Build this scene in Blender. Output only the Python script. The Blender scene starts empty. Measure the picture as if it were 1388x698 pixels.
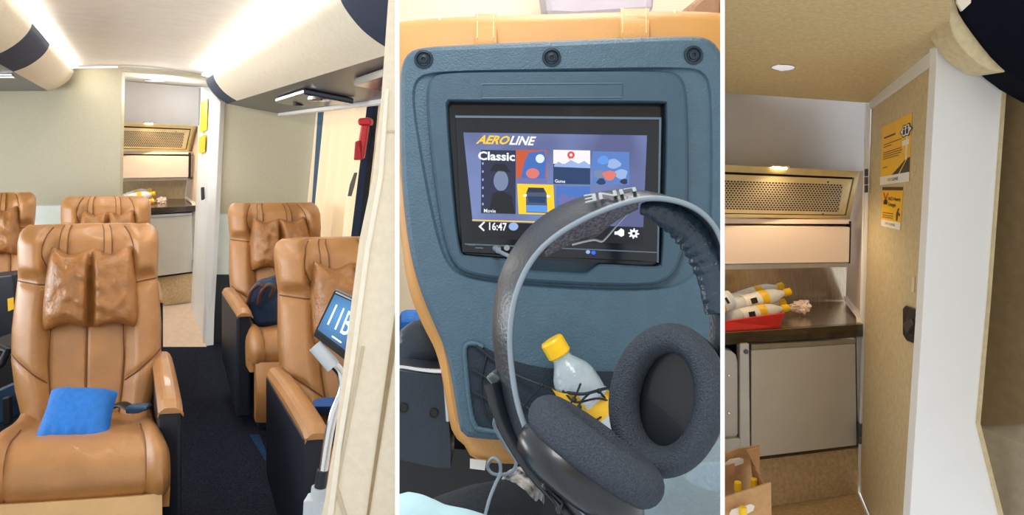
import bpy, bmesh, math, random
from mathutils import Vector, Matrix, noise
random.seed(4)
V = Vector
# ------------------------------------------------------------------ camera, world, exposure
F, CX, HZ, CAMZ = 1050.0, 694.0, 200.0, 1.6          # focal length in pixels of the 1388x698 frame, optical axis, eye height
scene = bpy.context.scene
COL = scene.collection
cam_d = bpy.data.cameras.new('camera'); cam = bpy.data.objects.new('camera', cam_d); COL.objects.link(cam)
cam_d.sensor_width = 36.0; cam_d.lens = 36.0 * F / 1388.0
cam_d.shift_y = -(349.0 - HZ) / 1388.0
cam_d.clip_start = 0.02; cam_d.clip_end = 100
cam.location = (0, 0, CAMZ); cam.rotation_euler = (math.radians(90), 0, 0)
scene.camera = cam
world = bpy.data.worlds.new('world'); scene.world = world; world.use_nodes = True
world.node_tree.nodes['Background'].inputs[0].default_value = (0.96, 0.98, 1.0, 1)
world.node_tree.nodes['Background'].inputs[1].default_value = 0.85
scene.view_settings.view_transform = 'Standard'
scene.view_settings.look = 'None'
scene.view_settings.gamma = 1.0
scene.view_settings.use_curve_mapping = False
scene.view_settings.exposure = 0.3

def area(name, loc, to, sx, sy, energy, color=(1, 1, 1)):
    l = bpy.data.lights.new(name, 'AREA'); l.shape = 'RECTANGLE'; l.size = sx; l.size_y = sy; l.energy = energy; l.color = color
    o = bpy.data.objects.new(name, l); COL.objects.link(o); o.location = loc
    o.rotation_euler = (Vector(to) - Vector(loc)).to_track_quat('-Z', 'Y').to_euler(); return o
area('assumed_window_daylight', (-4.6, 3.4, 1.5), (-2.3, 4.3, 0.95), 3.6, 1.0, 85, (0.95, 0.98, 1.0))     # assumed daylight, stands for the unseen coach windows on the left
area('seat_back_fill', (0.12, 0.15, 2.55), (0.10, 1.25, 1.35), 0.9, 0.5, 20, (1.0, 0.98, 0.95))     # added light, an assumed overhead source, brightens the seat back from above

area('rear_wall_fill', (0.14, 1.55, 2.6), (0.14, 1.75, 1.2), 0.25, 0.5, 6, (1.0, 0.97, 0.92))  # added fill light that brightens the cream wall behind the seat

# ------------------------------------------------------------------ helpers
def P(px, py, d):
    """point at depth d (metres along the view axis) in the direction of a photo pixel"""
    return V(((px - CX) / F * d, d, CAMZ - (py - HZ) / F * d))
def lin(c):
    return tuple(((x / 255.0) / 12.92 if x / 255.0 <= 0.04045 else ((x / 255.0 + 0.055) / 1.055) ** 2.4) for x in c)
MATS = {}
def mat(name, rgb, rough=0.5, metal=0.0, var=0.0, scale=30.0, bump=0.0, bscale=None, emit=None, es=1.0, trans=0.0, coat=0.0, stretch=(1, 1, 1), alpha=1.0, rgb2=None, spec=0.5):
    if name in MATS: return MATS[name]
    m = bpy.data.materials.new(name); m.use_nodes = True
    nt = m.node_tree; b = nt.nodes['Principled BSDF']
    c = lin(rgb)
    b.inputs['Base Color'].default_value = (*c, 1)
    b.inputs['Roughness'].default_value = rough
    b.inputs['Metallic'].default_value = metal
    b.inputs['Transmission Weight'].default_value = trans
    b.inputs['Coat Weight'].default_value = coat
    b.inputs['Alpha'].default_value = alpha
    b.inputs['Specular IOR Level'].default_value = spec
    if emit:
        b.inputs['Emission Color'].default_value = (*lin(emit), 1); b.inputs['Emission Strength'].default_value = es
    if var or bump or rgb2:
        tc = nt.nodes.new('ShaderNodeTexCoord'); mp = nt.nodes.new('ShaderNodeMapping')
        mp.inputs['Scale'].default_value = stretch
        nt.links.new(tc.outputs['Object'], mp.inputs['Vector'])
        nz = nt.nodes.new('ShaderNodeTexNoise'); nz.inputs['Scale'].default_value = scale; nz.inputs['Detail'].default_value = 5
        nt.links.new(mp.outputs['Vector'], nz.inputs['Vector'])
        if var or rgb2:
            rp = nt.nodes.new('ShaderNodeValToRGB')
            c2 = lin(rgb2) if rgb2 else tuple(min(1, x * (1 + var)) for x in c)
            c1 = c if rgb2 else tuple(x * (1 - var) for x in c)
            rp.color_ramp.elements[0].position = 0.35; rp.color_ramp.elements[1].position = 0.65
            rp.color_ramp.elements[0].color = (*c1, 1); rp.color_ramp.elements[1].color = (*c2, 1)
            nt.links.new(nz.outputs['Fac'], rp.inputs['Fac']); nt.links.new(rp.outputs['Color'], b.inputs['Base Color'])
        if bump:
            n2 = nt.nodes.new('ShaderNodeTexNoise'); n2.inputs['Scale'].default_value = bscale or scale; n2.inputs['Detail'].default_value = 4
            nt.links.new(mp.outputs['Vector'], n2.inputs['Vector'])
            bp = nt.nodes.new('ShaderNodeBump'); bp.inputs['Strength'].default_value = bump; bp.inputs['Distance'].default_value = 0.01
            nt.links.new(n2.outputs['Fac'], bp.inputs['Height']); nt.links.new(bp.outputs['Normal'], b.inputs['Normal'])
    MATS[name] = m
    return m
# panel clipping: a thing that runs into a dividing wall ends in that wall
def _plane(px):
    return V((1.0, -(px - CX) / F, 0)).normalized()
CLIPS = {1: [(535.6, +1)], 2: [(541.4, -1), (976.6, +1)], 3: [(982.4, -1)]}
def clip_bm(bm, which):
    c = V((0, 0, CAMZ))
    for px, s in CLIPS[which]:
        n = _plane(px) * s
        if any((v.co - c).dot(n) > 1e-5 for v in bm.verts):
            r = bmesh.ops.bisect_plane(bm, geom=bm.verts[:] + bm.edges[:] + bm.faces[:], plane_co=c, plane_no=n, clear_outer=True, dist=1e-6)
            ed = [g for g in r['geom_cut'] if isinstance(g, bmesh.types.BMEdge)]
            if ed:
                try: bmesh.ops.holes_fill(bm, edges=ed)
                except Exception: pass
def tag(o, label=None, cat=None, group=None, kind=None):
    if label: o['label'] = label
    if cat: o['category'] = cat
    if group: o['group'] = group
    if kind: o['kind'] = kind
    return o
def thing(name, label, cat, loc, group=None):
    o = bpy.data.objects.new(name, None); COL.objects.link(o); o.location = loc; o.empty_display_size = 0.05
    return tag(o, label, cat, group)
def wloc(o):
    l = V(o.location)
    while o.parent: o = o.parent; l = l + V(o.location)
    return l
def fin(name, bm, m, parent=None, label=None, cat=None, group=None, kind=None, smooth=False, clip=None, bevel=0, recalc=True, sub=0):
    """bmesh in world coordinates -> one mesh object (a part when parent is given)"""
    if clip: clip_bm(bm, clip)
    if recalc: bmesh.ops.recalc_face_normals(bm, faces=bm.faces[:])
    if parent is not None: off = wloc(parent)
    elif bm.verts:
        xs = [v.co.x for v in bm.verts]; ys = [v.co.y for v in bm.verts]; zs = [v.co.z for v in bm.verts]
        off = V(((min(xs) + max(xs)) / 2, (min(ys) + max(ys)) / 2, min(zs)))
    else: off = V((0, 0, 0))
    for v in bm.verts: v.co -= off
    me = bpy.data.meshes.new(name); bm.to_mesh(me); bm.free()
    if smooth:
        for p in me.polygons: p.use_smooth = True
        me.set_sharp_from_angle(angle=math.radians(48))
    me.materials.append(m)
    o = bpy.data.objects.new(name, me); COL.objects.link(o)
    if parent is not None: o.parent = parent
    else: o.location = off
    if bevel:
        md = o.modifiers.new('bevel', 'BEVEL'); md.width = bevel; md.segments = 2; md.limit_method = 'ANGLE'; md.angle_limit = math.radians(40)
    if sub:
        md = o.modifiers.new('sub', 'SUBSURF'); md.levels = sub; md.render_levels = sub
    return tag(o, label, cat, group, kind)
def prism(pts, ext, bm=None):
    """closed solid: polygon pts pushed by vector ext"""
    bm = bm or bmesh.new(); ext = V(ext)
    a = [bm.verts.new(p) for p in pts]; b = [bm.verts.new(V(p) + ext) for p in pts]
    n = len(pts)
    bm.faces.new(a); bm.faces.new(b[::-1])
    for i in range(n): bm.faces.new((a[i], b[i], b[(i + 1) % n], a[(i + 1) % n]))
    return bm
def pp(px, d, ext, bm=None):
    """prism from pixel outline; px entries are (x,y) at depth d or (x,y,d)"""
    pts = [P(p[0], p[1], p[2] if len(p) > 2 else d) for p in px]
    return prism(pts, ext, bm)
def box(bm, c, ax, ay, az):
    c = V(c); ax = V(ax); ay = V(ay); az = V(az)
    base = [c - ax - ay - az, c + ax - ay - az, c + ax + ay - az, c - ax + ay - az]
    return prism(base, az * 2, bm)
def frame_of(d, hint=V((0, 0, 1))):
    d = d.normalized()
    a = d.cross(hint)
    if a.length < 1e-4: a = d.cross(V((1, 0, 0)))
    a.normalize(); return a, a.cross(d).normalized()
def cat_rom(pts, n):
    pts = [V(p) for p in pts]; out = []
    for i in range(len(pts) - 1):
        p0 = pts[max(i - 1, 0)]; p1 = pts[i]; p2 = pts[i + 1]; p3 = pts[min(i + 2, len(pts) - 1)]
        for k in range(n):
            t = k / n
            out.append(0.5 * ((2 * p1) + (p2 - p0) * t + (2 * p0 - 5 * p1 + 4 * p2 - p3) * t * t + (3 * p1 - p0 - 3 * p2 + p3) * t ** 3))
    out.append(pts[-1]); return out
def tube(bm, pts, r, seg=8, flat=1.0):
    pts = [V(p) for p in pts]; rs = r if isinstance(r, (list, tuple)) else [r] * len(pts)
    if len(rs) != len(pts):
        rs = [rs[0] + (rs[-1] - rs[0]) * i / (len(pts) - 1) for i in range(len(pts))]
    rings = []; prev = None
    for i, p in enumerate(pts):
        d = (pts[min(i + 1, len(pts) - 1)] - pts[max(i - 1, 0)])
        if prev is None: a, b = frame_of(d)
        else:
            dn = d.normalized(); a = (prev - dn * prev.dot(dn)).normalized(); b = a.cross(dn).normalized()
        prev = a
        rings.append([bm.verts.new(p + a * math.cos(t) * rs[i] + b * math.sin(t) * rs[i] * flat) for t in [2 * math.pi * k / seg for k in range(seg)]])
    for i in range(len(rings) - 1):
        for k in range(seg): bm.faces.new((rings[i][k], rings[i][(k + 1) % seg], rings[i + 1][(k + 1) % seg], rings[i + 1][k]))
    bm.faces.new(rings[0][::-1]); bm.faces.new(rings[-1])
    return bm
def lathe(bm, base, axis, prof, seg=20, sx=1.0):
    """prof: list of (distance along axis, radius)"""
    axis = V(axis).normalized(); a, b = frame_of(axis); rings = []
    for h, r in prof:
        rings.append([bm.verts.new(V(base) + axis * h + (a * math.cos(t) * sx + b * math.sin(t)) * max(r, 1e-5)) for t in [2 * math.pi * k / seg for k in range(seg)]])
    for i in range(len(rings) - 1):
        for k in range(seg): bm.faces.new((rings[i][k], rings[i][(k + 1) % seg], rings[i + 1][(k + 1) % seg], rings[i + 1][k]))
    bm.faces.new(rings[0][::-1]); bm.faces.new(rings[-1]); return bm
def sheet(bm, fn_front, fn_back, nx, ny):
    """closed solid between two (s,t)->point surfaces, s,t in 0..1"""
    f = [[bm.verts.new(fn_front(i / nx, j / ny)) for i in range(nx + 1)] for j in range(ny + 1)]
    b = [[bm.verts.new(fn_back(i / nx, j / ny)) for i in range(nx + 1)] for j in range(ny + 1)]
    for j in range(ny):
        for i in range(nx):
            bm.faces.new((f[j][i], f[j][i + 1], f[j + 1][i + 1], f[j + 1][i]))
            bm.faces.new((b[j][i], b[j + 1][i], b[j + 1][i + 1], b[j][i + 1]))
    for i in range(nx):
        bm.faces.new((f[0][i], b[0][i], b[0][i + 1], f[0][i + 1])); bm.faces.new((f[ny][i], f[ny][i + 1], b[ny][i + 1], b[ny][i]))
    for j in range(ny):
        bm.faces.new((f[j][0], f[j + 1][0], b[j + 1][0], b[j][0])); bm.faces.new((f[j][nx], b[j][nx], b[j + 1][nx], f[j + 1][nx]))
    return bm
def interp(tab, x):
    if x <= tab[0][0]: return tab[0][1]
    for (a, b), (c, d) in zip(tab, tab[1:]):
        if x <= c: return b + (d - b) * (x - a) / (c - a)
    return tab[-1][1]
def sm(a, b, x):
    t = max(0, min(1, (x - a) / (b - a))); return t * t * (3 - 2 * t)
def seg_dist(p, a, b):
    ax, ay = a; bx, by = b; dx, dy = bx - ax, by - ay
    t = max(0, min(1, ((p[0] - ax) * dx + (p[1] - ay) * dy) / (dx * dx + dy * dy + 1e-12)))
    return math.hypot(p[0] - ax - t * dx, p[1] - ay - t * dy)
def chaikin(pts, it=2):
    for _ in range(it):
        o = []
        for i in range(len(pts)):
            a = pts[i]; b = pts[(i + 1) % len(pts)]
            o += [tuple(0.75 * x + 0.25 * y for x, y in zip(a, b)), tuple(0.25 * x + 0.75 * y for x, y in zip(a, b))]
        pts = o
    return pts
def bil(q, u, v):
    bl, br, tr, tl = q
    return bl.lerp(br, u).lerp(tl.lerp(tr, u), v)
def qnorm(q):
    n = (q[1] - q[0]).cross(q[3] - q[0]).normalized()
    if n.dot(V((0, 0, CAMZ)) - q[0]) < 0: n = -n
    return n
def print_poly(name, q, uv, m, parent, off=0.0006, clip=None, th=0.0004):
    """a flat printed patch on the quad q, outline in uv of the quad"""
    n = qnorm(q); pts = [bil(q, u, v) + n * off for u, v in uv]
    return fin(name, prism(pts, n * th), m, parent, clip=clip)
def rect(u0, v0, u1, v1): return [(u0, v0), (u1, v0), (u1, v1), (u0, v1)]
def text_on(name, txt, q, m, parent, off=0.001, bold=0.0, shear=0.0, clip=None, th=0.0004):
    """lettering as flat geometry, its bounding box fitted to the quad q (BL, BR, TR, TL)"""
    cu = bpy.data.curves.new('lettering', 'FONT'); cu.body = txt; cu.offset = bold; cu.shear = shear; cu.resolution_u = 2
    ob = bpy.data.objects.new('lettering', cu); COL.objects.link(ob)
    dg = bpy.context.evaluated_depsgraph_get(); me = ob.evaluated_get(dg).to_mesh()
    vs = [v.co.copy() for v in me.vertices]; fs = [tuple(p.vertices) for p in me.polygons]
    bpy.data.objects.remove(ob)
    x0 = min(v.x for v in vs); x1 = max(v.x for v in vs); y0 = min(v.y for v in vs); y1 = max(v.y for v in vs)
    n = qnorm(q); bm = bmesh.new()
    vv = [bm.verts.new(bil(q, (v.x - x0) / (x1 - x0), (v.y - y0) / (y1 - y0)) + n * off) for v in vs]
    for f in fs:
        try: bm.faces.new([vv[i] for i in f])
        except ValueError: pass
    return fin(name, bm, m, parent, clip=clip)
def pq(d, *px):
    return [P(p[0], p[1], p[2] if len(p) > 2 else d) for p in px]
def struct(name, bm, m, **k):
    return fin(name, bm, m, kind='structure', **k)

# ------------------------------------------------------------------ materials
LEATHER = mat('tan_leather', (172, 121, 70), 0.34, var=0.10, scale=9, bump=0.25, bscale=260, coat=0.08)
LEATHER_D = mat('tan_leather_pillow', (156, 105, 56), 0.40, var=0.12, scale=14, bump=0.55, bscale=45)
LEATHER_SUN = mat('tan_leather_sunlit', (206, 164, 110), 0.42, var=0.05, scale=12, bump=0.15, bscale=240)  # sunlit copy of the tan leather, sunlight put into the leg rest colour
SEAM = mat('dark_seam', (112, 72, 34), .6, var=.05, scale=40)
NAVY_PL = mat('navy_plastic', (20, 27, 40), 0.42, var=0.1, scale=60, bump=0.12, bscale=500)
NAVY_CL = mat('navy_cloth', (22, 38, 66), 0.8, var=0.15, scale=200, bump=0.2, bscale=700)
CARPET = mat('dark_carpet', (34, 38, 52), 0.97, var=0.6, scale=160, bump=0.9, bscale=330, spec=0.1)
CARPET_B = mat('blue_carpet', (38, 66, 100), 0.97, var=0.5, scale=170, bump=0.9, bscale=330, spec=0.1)
CARPET_T = mat('tan_carpet', (198, 168, 126), 0.97, var=0.13, scale=60, bump=0.7, bscale=300, spec=0.1)
BEIGE = mat('beige_laminate', (174, 167, 142), 0.55, var=0.03, scale=70, bump=0.08, bscale=220)
BEIGE2 = mat('beige_panel', (206, 189, 148), 0.6, var=0.08, scale=40, bump=0.12, bscale=260)
BIN_M = mat('bin_fabric', (222, 212, 190), 0.7, var=0.04, scale=40, bump=0.15, bscale=400)
CEIL = mat('ceiling_fabric', (244, 237, 226), 0.75, var=0.03, scale=12, bump=0.1, bscale=300)
CEIL3 = mat('gold_ceiling_fabric', (208, 186, 138), 0.8, var=0.08, scale=60, bump=0.2, bscale=300)
WHITE = mat('white_panel', (236, 236, 234), 0.4, var=0.01, scale=6)
WHITEW = mat('white_divider', (252, 252, 252), 0.6, var=0.004, scale=5)
GREYW = mat('grey_white_panel', (216, 214, 210), 0.4, var=0.02, scale=8)
STEEL = mat('brushed_steel', (190, 176, 154), 0.22, 1.0, var=0.12, scale=14, stretch=(8, 1, 1))
CHROME = mat('chrome', (215, 218, 222), 0.15, 1.0, var=0.05, scale=9)
ALU = mat('aluminium', (180, 182, 184), 0.35, 1.0, var=0.06, scale=20)
GREYB = mat('dark_grey_underside', (78, 80, 82), 0.35, 0.2, var=0.08, scale=12)
BLACK = mat('black_rubber', (16, 17, 20), 0.5, var=0.1, scale=50)
RED = mat('red_plastic', (205, 22, 34), 0.3, var=0.06, scale=20, coat=0.3)
BLUE = mat('bright_blue_fabric', (8, 108, 196), 0.7, var=0.08, scale=18, bump=0.3, bscale=120)
CREAM = mat('cream_curtain', (240, 222, 190), 0.85, var=0.05, scale=30, bump=0.2, bscale=300)
def translucent(name, rgb):
    m = bpy.data.materials.new(name); m.use_nodes = True; nt = m.node_tree; b = nt.nodes['Principled BSDF']; out = nt.nodes['Material Output']
    b.inputs['Base Color'].default_value = (*lin(rgb), 1); b.inputs['Roughness'].default_value = .9
    tr = nt.nodes.new('ShaderNodeBsdfTranslucent'); tr.inputs['Color'].default_value = (*lin(rgb), 1)
    mx = nt.nodes.new('ShaderNodeMixShader'); mx.inputs[0].default_value = .5
    nz = nt.nodes.new('ShaderNodeTexNoise'); nz.inputs['Scale'].default_value = 300; bp = nt.nodes.new('ShaderNodeBump'); bp.inputs['Strength'].default_value = .2
    nt.links.new(nz.outputs['Fac'], bp.inputs['Height']); nt.links.new(bp.outputs['Normal'], b.inputs['Normal'])
    nt.links.new(b.outputs[0], mx.inputs[1]); nt.links.new(tr.outputs[0], mx.inputs[2]); nt.links.new(mx.outputs[0], out.inputs['Surface']); return m
CREAM = translucent('cream_curtain_cloth', (246, 234, 212))
LED = mat('led_strip', (255, 255, 255), 0.5, emit=(255, 250, 240), es=18.0, var=0.01, scale=3)

# ------------------------------------------------------------------ dividing walls between the three places
for nm, px in (('wall_middle_left', 538.4), ('wall_middle_right', 979.4)):
    d0, d1 = 0.42, 9.0
    th = 5.8 / F * d0 / 2
    dirv = V(((px - CX) / F, 1, 0)); n = _plane(px)
    a = V((0, 0, 0)) + dirv * d0; b = dirv * d1
    bm = bmesh.new()                                   # one wall with a wide hatch between its front jamb and the main run
    for da, db, z0, z1 in ((d0, .46, .45, 2.45), (1.15, d1, .45, 2.45), (d0, d1, 0, .45), (d0, d1, 2.45, 2.6)):
        a = dirv * da; b = dirv * db; z = V((0, 0, z0))
        prism([a - n * th + z, a + n * th + z, b + n * th + z, b - n * th + z], (0, 0, z1 - z0), bm)
    struct(nm, bm, WHITEW)

# ================================================================== ROOM 1: coach cabin
VP = (172.0, 182.0)
def R1(px, py, Y0, Y):
    """pixel (px,py) seen at depth Y0, carried along the cabin axis to depth Y"""
    p = P(px, py, Y0)
    dr = V(((VP[0] - CX) / F, 1, (HZ - VP[1]) / F))
    return p + dr * (Y - Y0)
def sweep(bm, sec, Y0, Ya, Yb):
    a = [R1(x, y, Y0, Ya) for x, y in sec]; b = [R1(x, y, Y0, Yb) for x, y in sec]
    va = [bm.verts.new(p) for p in a]; vb = [bm.verts.new(p) for p in b]; n = len(sec)
    bm.faces.new(va); bm.faces.new(vb[::-1])
    for i in range(n): bm.faces.new((va[i], vb[i], vb[(i + 1) % n], va[(i + 1) % n]))
    return bm
AX = V(((VP[0] - CX) / F, 1, 0))            # cabin axis in plan, per metre of depth
def fl(px_or_x, Y, z, X=None):
    return V((X, Y, z))
# floor of dark carpet
f0 = [V((-5.3, 6.6, 0)), V((-5.3, 1.2, 0)), V((-0.18, 1.2, 0)), V((-1.0, 6.6, 0))]
struct('floor', prism(f0, (0, 0, -0.06)), CARPET, clip=1)
# blue carpet strip by the right seats
pts = [P(368, 640, 1680 / 440), P(338, 590, 1680 / 390), P(352, 590, 1680 / 390), P(392, 700, 1680 / 500), P(380, 700, 1680 / 500)]
pts = [V((p.x, p.y, 0.002)) for p in pts]
struct('trim_1', prism(pts, (0, 0, 0.004)), CARPET_B)
# ceiling: shallow crown between the two light strips
bm = bmesh.new()
for Ya, Yb in ((2.3, 6.6),):
    L = (96, 95, 6.6); Rr = (283, 104, 6.3)
    def cl(s, t):
        Y = Ya + (Yb - Ya) * t
        a = R1(L[0], L[1], L[2], Y) + V((-0.12, 0, 0)); b = R1(Rr[0], Rr[1], Rr[2], Y) + V((0.12, 0, 0.0))
        p = a.lerp(b, s); p.z += 0.05 * math.sin(math.pi * s) + 0.02
        return p
    sheet(bm, cl, lambda s, t: cl(s, t) + V((0, 0, 0.04)), 12, 8)
struct('ceiling', bm, CEIL, smooth=False, clip=1)
# bulkheads
struct('wall_left', pp([(-140, 90), (102, 93), (165.5, 92), (163.5, 200), (162, 278), (-140, 278)], 6.6, (0, 0.05, 0)), BEIGE)
struct('wall_left_lower', pp([(-140, 279), (162, 279), (157, 470), (-140, 470)], 6.6, (0, 0.05, 0)), mat('pale_green_panel', (212, 220, 212), 0.5, var=0.03, scale=10))
struct('wall_right', pp([(292, 120), (440, 120), (422, 290), (284, 290)], 6.35, (0, 0.05, 0)), BEIGE)
struct('wall_right_lower', pp([(284, 291), (422, 291), (415, 372), (281, 372)], 6.35, (0, 0.05, 0)), mat('pale_green_panel', (212, 220, 212)))
struct('wall_right_base', pp([(281, 373), (415, 373), (405, 466), (278, 466)], 6.35, (0, 0.05, 0)), mat('dark_kick_panel', (40, 44, 48), 0.7, var=0.1, scale=20))
# header strip over the doorway and galley passage ceiling
struct('trim_2', pp([(164, 93), (282, 101), (282, 106.5), (164, 97)], 6.58, (0, 0.04, 0)), BEIGE)
struct('ceiling_passage', prism([P(160, 97, 6.62), P(284, 106, 6.62), P(284, 119, 7.8), P(160, 112, 7.8)], (0, 0, 0.05)), mat('passage_ceiling', (196, 190, 178), 0.7, var=0.03, scale=12))
# passage floor and threshold
struct('floor_passage', prism([P(150, 470, 6.22), P(280, 470, 6.22), P(262, 404, 7.5), P(150, 404, 7.5)], (0, 0, -0.05)), mat('passage_floor', (222, 196, 172), 0.5, var=0.05, scale=20))
struct('trim_3', prism([P(150, 471, 6.2), P(281, 471, 6.2), P(281, 474, 6.2), P(150, 474, 6.2)], (0, 0.02, 0)), BLACK)
# door wall along the passage and white post
door1 = struct('door_1', prism([P(273, 118, 7.35), P(288, 128, 6.55), P(279, 470, 6.25), P(258, 428, 7.2)], (0.05, 0.03, 0)), WHITE)
struct('trim_4', pp([(286, 122), (299, 138), (292, 290), (282, 472), (274, 472), (279, 330), (284, 200)], 6.3, (0.02, 0.05, 0)), WHITE, bevel=0.004)
fin('door_handle', pp([(273.5, 254), (277.5, 253), (278, 270), (274, 272)], 6.7, (-.02, .02, 0)), BLACK, door1, bevel=.008)
# side wall with window behind the curtain
sw = [R1(441, 120, 6.3, 6.3), R1(441, 120, 6.3, 3.0), R1(441, 440, 6.3, 3.0), R1(441, 440, 6.3, 6.3)]
struct('window_1', prism([p + V((0.12, 0, 0)) for p in sw], (0.05, 0, 0)), mat('daylit_window', (230, 236, 240), .3, emit=(240, 246, 255), es=1.5, var=.01, scale=3), clip=1)

def outer(Y): return V((-5.3 + .497 * (6.6 - Y), Y, 0))
for nm, z0, z1 in (('wall_outer_lower', 0, .95), ('wall_outer_upper', 1.95, 2.6)):
    struct(nm, prism([outer(6.6) + V((0, 0, z0)), outer(1.2) + V((0, 0, z0)), outer(1.2) + V((0, 0, z1)), outer(6.6) + V((0, 0, z1))], (-.06, 0, 0)), BEIGE)
struct('trim_14', prism([outer(4.2) + V((0, 0, .95)), outer(4.05) + V((0, 0, .95)), outer(4.05) + V((0, 0, 1.95)), outer(4.2) + V((0, 0, 1.95))], (-.06, 0, 0)), BEIGE)
# ---- ceiling light strips (they give the light)
for (x, y, Y0, lab, sgn) in ((99, 93.5, 6.5, 'white light strip running along the shorter overhead locker', 1), (280, 104.5, 6.3, 'white light strip running along the long overhead locker with underside lamps', -1)):
    bm = bmesh.new(); w = 6.5 * sgn
    sweep(bm, [(x - 2 * sgn, y), (x + w, y - 2), (x + w, y - 4), (x - 2 * sgn, y - 2)], Y0, 2.35, Y0 - 0.02)
    fin('ceiling_light_strip', bm, LED, None, lab, 'light strip', clip=1)

# ---- overhead lockers
def locker(label, curve, under, Y0, Ya, bands, top, clip=1):
    base = R1(under[-1][0], under[-1][1], Y0, Y0)
    t = thing('overhead_locker', label, 'locker', base, 'overhead lockers')
    edges = sorted({Ya, Y0} | {b for bb in bands for b in bb})
    for a, b in zip(edges, edges[1:]):
        isb = any(abs(a - q[0]) < 1e-6 for q in bands)
        bm = bmesh.new()
        inner = [(x + (top[0] - x) * 0.06, y + (top[1] - y) * 0.06) for x, y in curve[::-1]]
        sweep(bm, curve + inner, Y0, a, b)
        fin('navy_band' if isb else 'fascia', bm, NAVY_CL if isb else BIN_M, t, clip=clip, smooth=True)
    bm = bmesh.new()
    sec = [curve[-1]] + under + [(under[-1][0], top[1]), top, curve[0]] + [(x + (top[0] - x) * 0.05, y + (top[1] - y) * 0.05) for x, y in curve[1:-1]]
    sweep(bm, sec, Y0, Ya, Y0 - 0.01)
    fin('body', bm, GREYB, t, clip=clip)
    return t
curve_l = [(100, 97), (98.5, 101.5), (95.5, 106), (91, 110.5), (85, 115), (77, 119.5), (66, 123.5)]
curve_l = [(p.x, p.y) for p in cat_rom([V((a, b, 0)) for a, b in curve_l], 3)]
lk1 = locker('cream curved overhead locker with one wide navy band above the left seats', curve_l, [(30, 123.5), (-70, 124)], 6.5, 2.4, [(3.65, 4.48)], (40, 80))
curve_r = [(279, 108), (281, 115), (285.5, 122), (291.5, 129), (299, 135), (308, 140.5)]
curve_r = [(p.x, p.y) for p in cat_rom([V((a, b, 0)) for a, b in curve_r], 3)]
lk2 = locker('long cream overhead locker with navy end bands and reading lamps above curtain', curve_r, [(345, 148), (383, 155)], 6.3, 1.9, [(1.9, 2.36), (5.75, 6.3)], (350, 100))
# rail under the right locker
bm = bmesh.new(); sweep(bm, [(376, 152), (390, 152), (390, 157), (376, 157)], 6.3, 2.2, 6.28)
fin('curtain_rail', bm, WHITE, None, 'white rail under the long locker where the curtain hangs', 'rail', clip=1)
# lamps / air vents under the right locker (g: 0 at the fascia edge, 1 at the rail; f: magnification)
def und(f, g, drop=0.0):
    x = 308 + (383 - 308) * g; y = 140.5 + (155 - 140.5) * g
    return R1(x, y, 6.3, 6.3 / f) + V((0, 0, -0.004 - drop))
for f0_, f1_, lab in ((1.32, 1.62, 'dark reading lamp pod with chrome lens at the far end of locker underside'), (2.02, 2.45, 'dark reading lamp pod with chrome lens near the navy locker band')):
    t = thing('reading_lamp', lab, 'lamp', und((f0_ + f1_) / 2, 0.4, 0.03), 'reading lamps under the locker')
    fin('housing', prism([und(f0_, 0.22), und(f1_, 0.16), und(f1_, 0.72), und(f0_, 0.62)], (0, 0, -0.03)), mat('glossy_dark', (38, 44, 54), 0.18, var=0.05, scale=10), t, clip=1, bevel=0.008)
    bm = bmesh.new(); c = und(f1_ * 0.985, 0.36, 0.032)
    lathe(bm, c, (0, 0, -1), [(-0.01, 0.055), (0.006, 0.058), (0.012, 0.05), (0.014, 0.02)], 20)
    fin('lens', bm, CHROME, t, smooth=True, clip=1)
    bm = bmesh.new(); c = und(f0_ * 1.05, 0.42, 0.032)
    lathe(bm, c, (0, 0, -1), [(-0.01, 0.03), (0.006, 0.032), (0.01, 0.02)], 16)
    fin('air_nozzle', bm, BLACK, t, smooth=True, clip=1)
# vent on the left locker underside
t = thing('air_vent', 'small pale air vent under the locker with one navy band', 'vent', P(-2, 103, 4.6))
for k in range(4):
    fin('slat', pp([(-30, 94 + k * 3.2), (9 + k * 3, 94 + k * 3.2), (11 + k * 3, 96 + k * 3.2), (-30, 96 + k * 3.2)], 4.6, (0, 0.02, 0)), ALU, t)

# ---- curtain: pleated sheet along the side wall
def curtain(name, label, xa, xb, bot):
    Ya = 6.3 * 265 / (xa - VP[0]); Yb = 6.3 * 265 / (xb - VP[0])
    def fr(s, t):
        Y = Ya + (Yb - Ya) * s
        top = R1(436, 152, 6.3, Y)
        z = top.z + (bot - top.z) * t
        amp = 0.06 + 0.014 * t
        w = math.sin(s * abs(Ya - Yb) / 0.27 * 2 * math.pi + 1.2 * math.sin(3 * s) + 0.5 * t) * amp
        # the lower wall leans into the cabin a little
        return V((top.x - w - 0.09 * t, top.y - 0.3 * w, z))
    bm = bmesh.new(); sheet(bm, fr, lambda s, t: fr(s, t) + V((0.006, 0.002, 0)), 90, 10)
    return fin(name, bm, CREAM, None, label, 'curtain', 'cream window curtains', smooth=True, clip=1)
curtain('window_curtain', 'cream pleated window curtain between bulkhead and red hammer', 438, 507, 0.75)
curtain('window_curtain', 'cream window curtain on the panel side of the red hammer', 508, 565, 0.75)
# dark strips: window pillar and edge of the bulkhead
struct('trim_5', pp([(431, 150), (437, 150), (428, 300), (421, 300)], 6.1, (0.02, 0.03, 0)), mat('blue_edge', (60, 92, 124), 0.5, var=0.05, scale=20))
struct('trim_6', pp([(497, 142), (508, 140), (486, 330), (474, 330)], 4.75, (0.02, 0.06, 0)), NAVY_CL, bevel=0.006)
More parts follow.
